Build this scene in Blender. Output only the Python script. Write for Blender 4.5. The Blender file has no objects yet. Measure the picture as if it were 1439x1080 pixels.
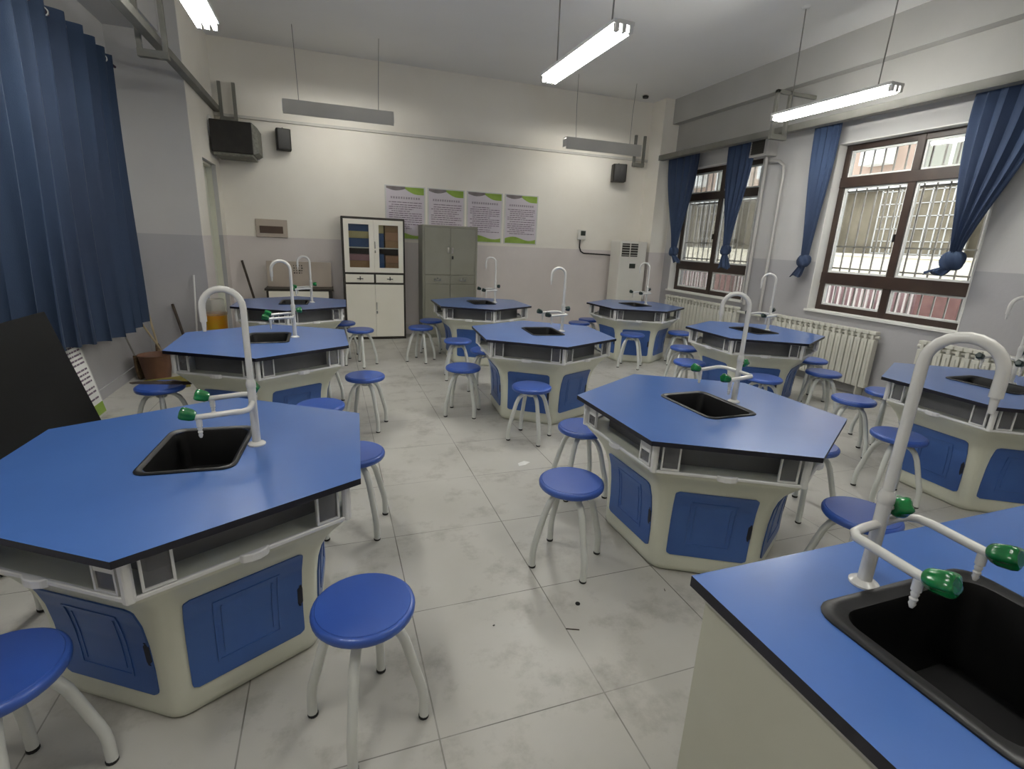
import bpy, math, random
from mathutils import Vector, Matrix
random.seed(7)
PI = math.pi
R_ = math.radians
C = bpy.context.scene.collection
SC = bpy.context.scene

# ------------------------------------------------------------------ camera, world, exposure
FPX = 710.909
cam_d = bpy.data.cameras.new('camera')
cam_d.sensor_width = 36.0
cam_d.lens = FPX / 1439 * 36.0
cam_d.clip_start = 0.02
cam = bpy.data.objects.new('camera', cam_d)
C.objects.link(cam)
rr = Vector((0.9435015856, -0.3286777099, 0.0421393032))
uu = Vector((0.0512201681, 0.2702940876, 0.9614143751))
ff = Vector((0.3273854796, 0.9049376052, -0.2718578278))
m = Matrix.Identity(4)
for i in range(3):
    m[i][0] = rr[i]; m[i][1] = uu[i]; m[i][2] = -ff[i]
m[0][3], m[1][3], m[2][3] = 0.0, 0.0, 1.55
cam.matrix_world = m
SC.camera = cam

SC.view_settings.view_transform = 'Standard'
SC.view_settings.look = 'None'
SC.view_settings.exposure = 0.0
SC.view_settings.gamma = 1.0
SC.view_settings.use_curve_mapping = False

world = bpy.data.worlds.new('overcast_sky')
SC.world = world
world.use_nodes = True
bg = world.node_tree.nodes['Background']
bg.inputs[0].default_value = (0.90, 0.95, 1.0, 1)
bg.inputs[1].default_value = 4.1
TUBE = 74.0          # emission strength of the lit tubes


# ------------------------------------------------------------------ material helpers
def newmat(name):
    mt = bpy.data.materials.new(name)
    mt.use_nodes = True
    nt = mt.node_tree
    return mt, nt, nt.nodes['Principled BSDF']


def setp(b, col=None, rough=None, metal=None, spec=None, coat=None):
    if col is not None: b.inputs['Base Color'].default_value = (*col, 1)
    if rough is not None: b.inputs['Roughness'].default_value = rough
    if metal is not None: b.inputs['Metallic'].default_value = metal
    if spec is not None: b.inputs['Specular IOR Level'].default_value = spec
    if coat is not None:
        b.inputs['Coat Weight'].default_value = coat; b.inputs['Coat Roughness'].default_value = 0.16


def mix_noise(nt, c1, c2, scale=3.0, detail=4, lo=0.35, hi=0.65, coord='Object', sc=(1, 1, 1)):
    N, L = nt.nodes, nt.links
    tc = N.new('ShaderNodeTexCoord'); mp = N.new('ShaderNodeMapping'); nz = N.new('ShaderNodeTexNoise')
    rp = N.new('ShaderNodeValToRGB')
    mp.inputs['Scale'].default_value = sc
    nz.inputs['Scale'].default_value = scale; nz.inputs['Detail'].default_value = detail
    rp.color_ramp.elements[0].position = lo; rp.color_ramp.elements[1].position = hi
    rp.color_ramp.elements[0].color = (*c1, 1); rp.color_ramp.elements[1].color = (*c2, 1)
    L.new(tc.outputs[coord], mp.inputs[0]); L.new(mp.outputs[0], nz.inputs['Vector']); L.new(nz.outputs[0], rp.inputs[0])
    return rp.outputs[0], tc, nz


def noisy(name, c1, c2, scale=3.0, rough=0.5, bump=0.0, bscale=60, metal=0, spec=None, lo=0.35, hi=0.65, sc=(1, 1, 1), coat=None):
    mt, nt, b = newmat(name)
    out, tc, nz = mix_noise(nt, c1, c2, scale, lo=lo, hi=hi, sc=sc)
    nt.links.new(out, b.inputs['Base Color'])
    setp(b, None, rough, metal, spec, coat)
    if bump:
        n2 = nt.nodes.new('ShaderNodeTexNoise'); n2.inputs['Scale'].default_value = bscale
        bp = nt.nodes.new('ShaderNodeBump'); bp.inputs['Strength'].default_value = bump; bp.inputs['Distance'].default_value = 0.004
        nt.links.new(tc.outputs['Object'], n2.inputs['Vector']); nt.links.new(n2.outputs[0], bp.inputs['Height'])
        nt.links.new(bp.outputs[0], b.inputs['Normal'])
    return mt


def srgb(r, g, b):
    f = lambda c: ((c / 255 + 0.055) / 1.055) ** 2.4 if c > 10 else c / 255 / 12.92
    return (f(r), f(g), f(b))


def vary(c, k):
    return tuple(max(0, x * k) for x in c)


def math_node(nt, op, a, b=None, c=None):
    n = nt.nodes.new('ShaderNodeMath'); n.operation = op
    for i, v in enumerate((a, b, c)):
        if v is None: continue
        if isinstance(v, (int, float)): n.inputs[i].default_value = v
        else: nt.links.new(v, n.inputs[i])
    return n.outputs[0]


def wall_material(name='painted_plaster', u1=(236, 231, 220), u2=(241, 237, 227), l1=(214, 207, 203), l2=(221, 214, 210)):
    mt, nt, b = newmat(name)
    N, L = nt.nodes, nt.links
    up, tc, nz = mix_noise(nt, srgb(*u1), srgb(*u2), 1.3)
    lo, _, _ = mix_noise(nt, srgb(*l1), srgb(*l2), 1.7)
    sx = N.new('ShaderNodeSeparateXYZ'); L.new(tc.outputs['Object'], sx.inputs[0])
    k = math_node(nt, 'GREATER_THAN', sx.outputs[2], 1.465)
    mx = N.new('ShaderNodeMix'); mx.data_type = 'RGBA'
    L.new(k, mx.inputs[0]); L.new(lo, mx.inputs[6]); L.new(up, mx.inputs[7])
    L.new(mx.outputs[2], b.inputs['Base Color'])
    n2 = N.new('ShaderNodeTexNoise'); n2.inputs['Scale'].default_value = 25
    bp = N.new('ShaderNodeBump'); bp.inputs['Strength'].default_value = 0.12; bp.inputs['Distance'].default_value = 0.01
    L.new(tc.outputs['Object'], n2.inputs['Vector']); L.new(n2.outputs[0], bp.inputs['Height']); L.new(bp.outputs[0], b.inputs['Normal'])
    r = math_node(nt, 'MULTIPLY_ADD', k, 0.25, 0.55)
    L.new(r, b.inputs['Roughness'])
    return mt


def floor_material():
    mt, nt, b = newmat('floor_tiles')
    N, L = nt.nodes, nt.links
    base, tc, nz = mix_noise(nt, srgb(178, 176, 168), srgb(192, 190, 183), 1.4, detail=6)
    sx = N.new('ShaderNodeSeparateXYZ'); L.new(tc.outputs['Object'], sx.inputs[0])
    masks = []
    for o, off, w in ((0, 0.255, 0.0042), (1, 1.242, 0.0034)):
        u = math_node(nt, 'SUBTRACT', sx.outputs[o], off)
        u = math_node(nt, 'DIVIDE', u, 0.6)
        u = math_node(nt, 'ADD', u, 100.5)
        u = math_node(nt, 'FRACT', u)
        u = math_node(nt, 'SUBTRACT', u, 0.5)
        u = math_node(nt, 'ABSOLUTE', u)
        masks.append(math_node(nt, 'LESS_THAN', u, w))
    g = math_node(nt, 'MAXIMUM', masks[0], masks[1])
    n3 = N.new('ShaderNodeTexNoise'); n3.inputs['Scale'].default_value = 2.5; n3.inputs['Detail'].default_value = 5
    L.new(tc.outputs['Object'], n3.inputs['Vector'])
    gw = math_node(nt, 'MULTIPLY_ADD', n3.outputs[0], 2.4, -0.55)
    gw = math_node(nt, 'MINIMUM', gw, 0.85); gw = math_node(nt, 'MAXIMUM', gw, 0.15)
    g2 = math_node(nt, 'MULTIPLY', g, gw)
    # grime patches
    n4 = N.new('ShaderNodeTexNoise'); n4.inputs['Scale'].default_value = 3.6; n4.inputs['Detail'].default_value = 9; n4.inputs['Roughness'].default_value = 0.68
    L.new(tc.outputs['Object'], n4.inputs['Vector'])
    rp = N.new('ShaderNodeValToRGB'); rp.color_ramp.elements[0].position = 0.52; rp.color_ramp.elements[1].position = 0.78
    rp.color_ramp.elements[0].color = (0, 0, 0, 1); rp.color_ramp.elements[1].color = (0.85, 0.85, 0.85, 1)
    L.new(n4.outputs[0], rp.inputs[0])
    mx = N.new('ShaderNodeMix'); mx.data_type = 'RGBA'; mx.inputs[7].default_value = (*srgb(128, 123, 113), 1)
    L.new(rp.outputs[0], mx.inputs[0]); L.new(base, mx.inputs[6])
    m2 = N.new('ShaderNodeMix'); m2.data_type = 'RGBA'; m2.inputs[7].default_value = (*srgb(78, 74, 66), 1)
    L.new(g2, m2.inputs[0]); L.new(mx.outputs[2], m2.inputs[6]); L.new(m2.outputs[2], b.inputs['Base Color'])
    rg = math_node(nt, 'MULTIPLY_ADD', n4.outputs[0], 0.35, 0.22)
    L.new(rg, b.inputs['Roughness'])
    setp(b, spec=0.45)
    bp = N.new('ShaderNodeBump'); bp.inputs['Strength'].default_value = 0.05; bp.inputs['Distance'].default_value = 0.01
    L.new(n3.outputs[0], bp.inputs['Height']); L.new(bp.outputs[0], b.inputs['Normal'])
    return mt


M = {}
M['wall'] = wall_material()
M['wallgrey'] = wall_material('grey_plaster', (190, 189, 187), (196, 195, 193), (166, 165, 167), (172, 171, 173))  # darker, more neutral tones than the back wall
M['dimmedgrey'] = wall_material('dimmed_wall_grey', (170, 169, 165), (177, 176, 172), (170, 169, 165), (177, 176, 172))  # darker grey stands in for weak light above the right windows
M['floor'] = floor_material()
M['ceiling'] = noisy('ceiling_paint', srgb(236, 235, 232), srgb(240, 239, 236), 0.8, 0.9, 0.1, 20)
M['top'] = noisy('blue_laminate', srgb(60, 100, 168), srgb(67, 108, 177), 2.2, 0.35, 0.02, 90, spec=0.4, coat=0.6)
M['topedge'] = noisy('black_laminate_edge', srgb(14, 14, 26), srgb(20, 19, 34), 5, 0.4)
M['cream'] = noisy('cream_plastic', srgb(208, 209, 192), srgb(216, 217, 201), 2.5, 0.32, coat=0.15)
M['whiteplastic'] = noisy('white_plastic', srgb(218, 218, 216), srgb(226, 226, 224), 3, 0.3)
M['graytray'] = noisy('grey_tray_plastic', srgb(112, 112, 114), srgb(128, 128, 130), 4, 0.45)
M['panel'] = noisy('blue_door_plastic', srgb(50, 86, 150), srgb(56, 93, 158), 3, 0.33)
M['paneldark'] = noisy('dark_recess_plastic', srgb(10, 14, 32), srgb(14, 19, 40), 3, 0.5)
M['sink'] = noisy('black_sink_resin', srgb(6, 6, 7), srgb(10, 10, 11), 6, 0.42, spec=0.45)
M['faucet'] = noisy('white_enamel', srgb(214, 213, 208), srgb(222, 221, 216), 6, 0.22, coat=0.4)
M['green'] = noisy('green_knob_plastic', srgb(12, 98, 48), srgb(18, 122, 60), 14, 0.2, coat=0.4)
M['darkgreen'] = noisy('dark_knob_plastic', srgb(20, 38, 34), srgb(28, 50, 44), 14, 0.3)
M['seat'] = noisy('blue_seat_plastic', srgb(42, 78, 160), srgb(48, 86, 169), 3, 0.4, 0.04, 120, coat=0.35)
M['legs'] = noisy('white_powder_coat', srgb(205, 207, 202), srgb(214, 216, 211), 5, 0.3, coat=0.3)
M['rubber'] = noisy('black_rubber', srgb(18, 18, 18), srgb(26, 26, 26), 9, 0.7)
M['pvc'] = noisy('bench_side_board', srgb(186, 186, 170), srgb(194, 194, 179), 2, 0.5)
M['metal'] = noisy('brushed_steel', srgb(150, 150, 146), srgb(172, 172, 168), 8, 0.35, metal=0.8)
M['trunk'] = noisy('grey_trunking_steel', srgb(116, 115, 108), srgb(128, 127, 120), 5, 0.6)
M['trunkw'] = noisy('white_trunking', srgb(200, 198, 190), srgb(210, 208, 200), 5, 0.6)
M['darkframe'] = noisy('brown_window_frame', srgb(48, 36, 30), srgb(60, 46, 38), 5, 0.4)
M['reveal'] = noisy('white_reveal_paint', srgb(220, 219, 214), srgb(228, 227, 222), 2, 0.7)
M['pipegrey'] = noisy('grey_painted_pipe', srgb(176, 174, 170), srgb(186, 184, 180), 3, 0.5)
M['bar'] = noisy('grille_steel', srgb(150, 145, 140), srgb(172, 168, 162), 5, 0.5)
M['navy'] = noisy('navy_curtain_cloth', srgb(17, 34, 58), srgb(25, 46, 72), 1.2, 0.8, 0.25, 160, sc=(1, 1, .35))
M['bluecloth'] = noisy('blue_curtain_cloth', srgb(42, 56, 82), srgb(54, 72, 102), 1.5, 0.85, 0.25, 160, sc=(1, 1, .4))
M['purple'] = noisy('purple_heading_tape', srgb(46, 28, 48), srgb(60, 38, 60), 6, 0.8)
M['radiator'] = noisy('radiator_enamel', srgb(206, 205, 194), srgb(214, 213, 203), 3, 0.35)
M['black'] = noisy('black_plastic', srgb(14, 14, 14), srgb(20, 20, 20), 3, 0.45)
M['matteblack'] = noisy('matt_black_board', srgb(8, 8, 8), srgb(14, 14, 14), 2, 0.8, spec=0.25)
M['spk'] = noisy('speaker_vinyl', srgb(28, 26, 23), srgb(38, 35, 31), 8, 0.6, 0.2, 200)
M['spkgrille'] = noisy('speaker_cloth', srgb(96, 96, 88), srgb(120, 120, 112), 30, 0.7)
M['cabwhite'] = noisy('cream_cabinet_steel', srgb(244, 240, 225), srgb(248, 244, 230), 2, 0.4)
M['cabedge'] = noisy('dark_cabinet_trim', srgb(40, 36, 28), srgb(52, 46, 36), 4, 0.5)
M['cabgray'] = noisy('grey_green_cabinet_steel', srgb(136, 135, 122), srgb(144, 143, 130), 2, 0.42)
M['cabgray2'] = noisy('grey_cabinet_seam', srgb(88, 88, 78), srgb(96, 96, 86), 2, 0.5)
M['inside'] = noisy('cabinet_interior', srgb(52, 50, 46), srgb(62, 60, 56), 2, 0.7)
M['acwhite'] = noisy('air_conditioner_plastic', srgb(224, 222, 214), srgb(230, 228, 220), 2, 0.4)
M['wood'] = noisy('wooden_stick', srgb(150, 134, 104), srgb(172, 156, 124), 12, 0.6, sc=(1, 1, .1))
M['darkwood'] = noisy('dark_stick', srgb(52, 42, 34), srgb(72, 60, 48), 12, 0.7)
M['straw'] = noisy('broom_straw', srgb(72, 56, 40), srgb(112, 90, 62), 40, 0.9, 0.5, 120)
M['brown'] = noisy('brown_plastic', srgb(92, 62, 46), srgb(112, 78, 58), 6, 0.6)
M['yellow'] = noisy('yellow_plastic', srgb(186, 150, 24), srgb(206, 128, 20), 6, 0.4)
M['olive'] = noisy('olive_plastic', srgb(116, 110, 44), srgb(132, 124, 52), 6, 0.6)
M['paper'] = noisy('poster_paper', srgb(200, 192, 202), srgb(214, 207, 212), 1.5, 0.55)
M['ink'] = noisy('poster_ink', srgb(96, 82, 98), srgb(118, 100, 116), 20, 0.7)
M['postergreen'] = noisy('poster_green_print', srgb(128, 158, 56), srgb(150, 178, 78), 6, 0.55)
M['postergrey'] = noisy('poster_grey_print', srgb(112, 104, 104), srgb(132, 124, 124), 6, 0.55)
M['clearpl'] = noisy('poster_sleeve_plastic', srgb(206, 206, 202), srgb(216, 216, 212), 3, 0.2)
M['cream_wall'] = noisy('cream_boundary_wall', srgb(246, 238, 214), srgb(250, 244, 224), 0.6, 0.9)
M['pink'] = noisy('pink_stone_wall', srgb(132, 104, 106), srgb(156, 128, 128), 3, 0.9)
M['fence'] = noisy('fence_paint', srgb(182, 172, 168), srgb(198, 188, 182), 3, 0.6)
M['facade'] = noisy('beige_render', srgb(158, 136, 122), srgb(176, 154, 138), 0.8, 0.9)
M['facadegrey'] = noisy('grey_render', srgb(104, 96, 80), srgb(124, 115, 97), 2.5, 0.9)
M['winwhite'] = noisy('white_window_frame', srgb(228, 230, 226), srgb(236, 238, 234), 3, 0.5)
M['ground'] = noisy('concrete_ground', srgb(150, 146, 138), srgb(170, 166, 158), 0.8, 0.9)
M['redbrick'] = noisy('red_brick_pier', srgb(112, 80, 76), srgb(128, 94, 88), 8, 0.9)
M['bblue'] = noisy('blue_box_card', srgb(44, 86, 140), srgb(56, 98, 152), 5, 0.6)
M['bcream'] = noisy('cream_box_card', srgb(212, 194, 132), srgb(222, 206, 150), 5, 0.6)
M['bpink'] = noisy('pink_box_card', srgb(178, 128, 132), srgb(194, 146, 146), 5, 0.6)
M['btan'] = noisy('tan_box_card', srgb(168, 126, 80), srgb(188, 146, 98), 5, 0.6)
M['borange'] = noisy('orange_box_card', srgb(186, 138, 100), srgb(198, 150, 112), 5, 0.6)
M['label'] = noisy('white_label_paper', srgb(226, 226, 222), srgb(234, 234, 230), 5, 0.6)
M['screen'] = noisy('dark_display', srgb(52, 58, 52), srgb(62, 68, 62), 5, 0.2)
M['knobsilver'] = noisy('chrome_handle', srgb(190, 190, 186), srgb(206, 206, 202), 5, 0.2, metal=0.9)
M['beigeboard'] = noisy('beige_board', srgb(178, 166, 152), srgb(190, 178, 164), 2, 0.5)
M['wire'] = noisy('grey_suspension_cable', srgb(120, 118, 114), srgb(134, 132, 128), 5, 0.5)
M['lampgrey'] = noisy('grey_lamp_shade', srgb(196, 194, 188), srgb(204, 202, 196), 2, 0.5)
M['brownglass'] = noisy('brown_breaker_window', srgb(78, 62, 52), srgb(92, 74, 62), 3, 0.25)
M['junction'] = noisy('grey_box_paint', srgb(188, 186, 180), srgb(198, 196, 190), 3, 0.5)


def tube_material():
    mt, nt, b = newmat('lit_fluorescent_tube')
    setp(b, (1, 1, 1), 0.5)
    b.inputs['Emission Color'].default_value = (1.0, 0.985, 0.93, 1)
    b.inputs['Emission Strength'].default_value = TUBE
    return mt


M['tube'] = tube_material()
M['tube_soft'] = tube_material(); M['tube_soft'].node_tree.nodes['Principled BSDF'].inputs['Emission Strength'].default_value = TUBE * .5


def glass_material(name, gloss=0.06, tint=(1, 1, 1)):
    mt = bpy.data.materials.new(name); mt.use_nodes = True
    nt = mt.node_tree; N, L = nt.nodes, nt.links
    N.remove(N['Principled BSDF'])
    out = N['Material Output']
    t = N.new('ShaderNodeBsdfTransparent'); t.inputs[0].default_value = (*tint, 1)
    g = N.new('ShaderNodeBsdfGlossy'); g.inputs['Roughness'].default_value = 0.05
    mx = N.new('ShaderNodeMixShader'); fr = N.new('ShaderNodeFresnel'); fr.inputs[0].default_value = 1.45
    mu = N.new('ShaderNodeMath'); mu.operation = 'MULTIPLY'; mu.inputs[1].default_value = gloss / 0.04
    L.new(fr.outputs[0], mu.inputs[0]); mu.use_clamp = True
    L.new(mu.outputs[0], mx.inputs[0]); L.new(t.outputs[0], mx.inputs[1]); L.new(g.outputs[0], mx.inputs[2]); L.new(mx.outputs[0], out.inputs[0])
    return mt


M['glass'] = glass_material('window_glass', 0.03, (0.97, 0.98, 0.97))
M['cabglass'] = glass_material('cabinet_glass', 0.04, (0.9, 0.92, 0.92))


def film_material(name, col, op):
    mt = bpy.data.materials.new(name); mt.use_nodes = True
    nt = mt.node_tree; N, L = nt.nodes, nt.links
    b = N['Principled BSDF']; setp(b, col, 0.25)
    t = N.new('ShaderNodeBsdfTransparent'); mx = N.new('ShaderNodeMixShader'); mx.inputs[0].default_value = op
    L.new(t.outputs[0], mx.inputs[1]); L.new(b.outputs[0], mx.inputs[2]); L.new(mx.outputs[0], N['Material Output'].inputs[0])
    return mt


M['film'] = film_material('frosted_label_window', srgb(118, 118, 122), 0.6)
M['liner'] = film_material('clear_bin_liner', srgb(190, 188, 178), 0.35)


# ------------------------------------------------------------------ mesh builder
class MB:
    def __init__(s):
        s.v = []; s.f = []; s.mi = []; s.cur = 0

    def add(s, vs, fs, mi=None):
        o = len(s.v); s.v.extend([tuple(x) for x in vs])
        for f in fs:
            s.f.append(tuple(o + i for i in f)); s.mi.append(s.cur if mi is None else mi)

    def box(s, x0, x1, y0, y1, z0, z1, mi=None, M4=None):
        vs = [Vector((x, y, z)) for z in (z0, z1) for y in (y0, y1) for x in (x0, x1)]
        if M4: vs = [M4 @ v for v in vs]
        s.add(vs, [(0, 2, 3, 1), (4, 5, 7, 6), (0, 1, 5, 4), (2, 6, 7, 3), (0, 4, 6, 2), (1, 3, 7, 5)], mi)

    def loft(s, rings, cap=True, mi=None, closed=True):
        n = len(rings[0]); vs = [p for r in rings for p in r]; fs = []
        for i in range(len(rings) - 1):
            for j in range(n if closed else n - 1):
                k = (j + 1) % n
                fs.append((i * n + j, i * n + k, (i + 1) * n + k, (i + 1) * n + j))
        if cap and closed:
            fs.append(tuple(range(n - 1, -1, -1)))
            fs.append(tuple(range((len(rings) - 1) * n, len(rings) * n)))
        s.add(vs, fs, mi)

    def lathe(s, prof, seg=24, center=(0, 0, 0), M4=None, mi=None, cap=True):
        rings = []
        for r, z in prof:
            ring = [Vector((center[0] + r * math.cos(2 * PI * i / seg), center[1] + r * math.sin(2 * PI * i / seg), center[2] + z)) for i in range(seg)]
            if M4: ring = [M4 @ p for p in ring]
            rings.append(ring)
        s.loft(rings, cap, mi)

    def tube(s, pts, rad, seg=10, mi=None, cap=True):
        pts = [Vector(p) for p in pts]
        rads = rad if isinstance(rad, (list, tuple)) else [rad] * len(pts)
        t0 = (pts[1] - pts[0]).normalized()
        ref = Vector((0, 0, 1)) if abs(t0.z) < 0.9 else Vector((1, 0, 0))
        n = t0.cross(ref).normalized()
        rings = []
        for i, p in enumerate(pts):
            if i == 0: t = pts[1] - pts[0]
            elif i == len(pts) - 1: t = pts[-1] - pts[-2]
            else: t = (pts[i + 1] - pts[i]).normalized() + (pts[i] - pts[i - 1]).normalized()
            t = t.normalized()
            n = (n - t * n.dot(t)).normalized()
            b = t.cross(n)
            rings.append([p + n * (rads[i] * math.cos(2 * PI * k / seg)) + b * (rads[i] * math.sin(2 * PI * k / seg)) for k in range(seg)])
        s.loft(rings, cap, mi)

    def prism(s, poly, z0, z1, mi=None, M4=None):
        a = [Vector((x, y, z0)) for x, y in poly]; b = [Vector((x, y, z1)) for x, y in poly]
        if M4: a = [M4 @ p for p in a]; b = [M4 @ p for p in b]
        s.loft([a, b], True, mi)

    def build(s, name, mats, parent=None, smooth=False, bevel=0, loc=None, rot=None, segs=2):
        me = bpy.data.meshes.new(name)
        me.from_pydata(s.v, [], s.f)
        if not isinstance(mats, (list, tuple)): mats = [mats]
        for mm in mats: me.materials.append(M[mm] if isinstance(mm, str) else mm)
        if len(mats) > 1: me.polygons.foreach_set('material_index', s.mi)
        me.validate(); me.update()
        import bmesh
        bm = bmesh.new(); bm.from_mesh(me)
        bmesh.ops.recalc_face_normals(bm, faces=bm.faces)
        if bevel:
            ed = [e for e in bm.edges if len(e.link_faces) == 2 and e.calc_face_angle(0) > R_(35)]
            bmesh.ops.bevel(bm, geom=ed, offset=bevel, segments=segs, affect='EDGES', clamp_overlap=True, profile=0.5)
        for f in bm.faces: f.smooth = smooth
        if smooth:
            for e in bm.edges:
                if len(e.link_faces) == 2 and e.calc_face_angle(0) > R_(42): e.smooth = False
        bm.to_mesh(me); bm.free()
        o = bpy.data.objects.new(name, me); C.objects.link(o)
        if parent: o.parent = parent
        if loc: o.location = loc
        if rot: o.rotation_euler = rot
        return o


def frame_xz(mb, x0, x1, z0, z1, w, y0, y1, wt=None, wb=None, M4=None):
    wt = wt or w; wb = wb or w
    mb.box(x0, x0 + w, y0, y1, z0, z1, M4=M4); mb.box(x1 - w, x1, y0, y1, z0, z1, M4=M4)
    mb.box(x0 + w, x1 - w, y0, y1, z0, z0 + wb, M4=M4); mb.box(x0 + w, x1 - w, y0, y1, z1 - wt, z1, M4=M4)


def frame_yz(mb, y0, y1, z0, z1, w, x0, x1):
    mb.box(x0, x1, y0, y0 + w, z0, z1); mb.box(x0, x1, y1 - w, y1, z0, z1)
    mb.box(x0, x1, y0 + w, y1 - w, z0, z0 + w); mb.box(x0, x1, y0 + w, y1 - w, z1 - w, z1)


def tag(o, label=None, cat=None, group=None, kind=None):
    if label: o['label'] = label
    if cat: o['category'] = cat
    if group: o['group'] = group
    if kind: o['kind'] = kind
    return o


def empty(name, loc, rz=0, label=None, cat=None, group=None):
    o = bpy.data.objects.new(name, None); C.objects.link(o)
    o.empty_display_size = 0.1
    o.location = loc; o.rotation_euler = (0, 0, rz)
    return tag(o, label, cat, group)


def kids(o):
    return [c for c in C.objects if c.parent == o]


def copy_tree(root, loc, rz):
    r = root.copy(); C.objects.link(r); r.location = loc; r.rotation_euler = (0, 0, rz)
    for c in list(root.children):
        d = c.copy(); C.objects.link(d); d.parent = r
        for g in list(c.children):
            e = g.copy(); C.objects.link(e); e.parent = d
    return r


def struct(mb, name, mat, **k):
    return tag(mb.build(name, mat, **k), kind='structure')


def hexpt(R, k, off=0):
    a = R_(90 + 60 * k) + off
    return Vector((R * math.cos(a), R * math.sin(a), 0))


# ------------------------------------------------------------------ room shell
XL, XR, YB, YF, ZC = -2.03, 5.75, 8.43, -2.4, 3.95
PX, PY = -1.37, 6.9          # storeroom block at the back left
b = MB(); b.box(XL - .2, XR + .35, YF - .2, YB + .2, -0.12, 0); struct(b, 'floor', 'floor')
b = MB(); b.box(XL - .2, XR + .35, YF - .2, YB + .2, ZC, ZC + .15); struct(b, 'ceiling', 'ceiling')
b = MB(); b.box(XL - .2, XR + .35, YB, YB + .2, 0, ZC); struct(b, 'wall_back', 'wall')
b = MB(); b.box(XL - .2, XR + .35, YF - .2, YF, 0, ZC); struct(b, 'wall_front', 'wall')
# left wall with a window opening behind the long curtain left out (plain wall), and the block with its door recess
b = MB()
b.box(XL - .2, XL, YF, YB, 0, ZC)
b.box(XL, PX, PY, 7.36, 0, ZC)
b.box(XL, PX, 7.36, 8.18, 2.36, ZC)
b.box(XL, PX, 8.18, YB, 0, ZC)
b.box(XL, PX - .16, 7.36, 8.18, 0, 2.36)
struct(b, 'wall_left', 'wallgrey')
b = MB(); b.box(PX, PX + .006, PY + .004, 7.36, 0, ZC); b.box(PX, PX + .006, 7.36, 8.18, 2.36, ZC); b.box(PX, PX + .006, 8.18, YB, 0, ZC)
struct(b, 'wall_storeroom', 'wall')
b = MB(); b.box(PX - .155, PX - .11, 7.40, 8.14, 0.01, 2.32)
for z0, z1 in ((.15, 1.0), (1.12, 2.2)):
    b.box(PX - .11, PX - .10, 7.50, 8.04, z0, z1)
door = struct(b, 'door_1', 'cream', bevel=.004)
b = MB(); b.box(PX - .11, PX - .06, 7.47, 7.50, 0.98, 1.02); b.box(PX - .07, PX - .055, 7.47, 7.6, .985, 1.015)
b.build('door_handle', 'metal', door)
b = MB(); b.box(PX - .15, PX - .05, 7.365, 7.40, 0, 2.355); b.box(PX - .15, PX - .05, 8.14, 8.175, 0, 2.355); b.box(PX - .15, PX - .05, 7.365, 8.175, 2.325, 2.355)
b.build('door_frame', 'cream', door)

# beams
b = MB(); b.box(XL, -1.55, YF, PY, 3.47, ZC); struct(b, 'trim_1', 'wallgrey')
b = MB(); b.box(5.60, XR, YF, YB - .38, 3.57, ZC); b.box(5.73, XR, YF, YB - .38, 3.07, 3.57); struct(b, 'trim_2', 'dimmedgrey')  # beam plus an added wall facing, dimness put into its grey
b = MB(); b.box(5.42, XR, YB - .38, YB, 0, ZC); struct(b, 'trim_3', 'wall')     # corner column
b = MB(); b.box(PX, 5.42, YB - .012, YB, 3.0, 3.62); struct(b, 'trim_4', 'wall')

# right wall with window openings
WINS = [(3.18, 4.90, .87, 2.82), (6.03, 7.84, .83, 2.84), (-0.6, 1.15, .87, 2.82)]  # last opening is an unseen window added to let in daylight
XW = XR + .30
b = MB()
ys = sorted(WINS)
segs_ = [YF]
for w in ys: segs_ += [w[0], w[1]]
segs_.append(YB)
for i in range(0, len(segs_), 2): b.box(XR, XW, segs_[i], segs_[i + 1], 0, ZC)
for y0, y1, z0, z1 in WINS:
    b.box(XR, XW, y0, y1, 0, z0); b.box(XR, XW, y0, y1, z1, ZC)
struct(b, 'wall_right', 'wallgrey')


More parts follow.
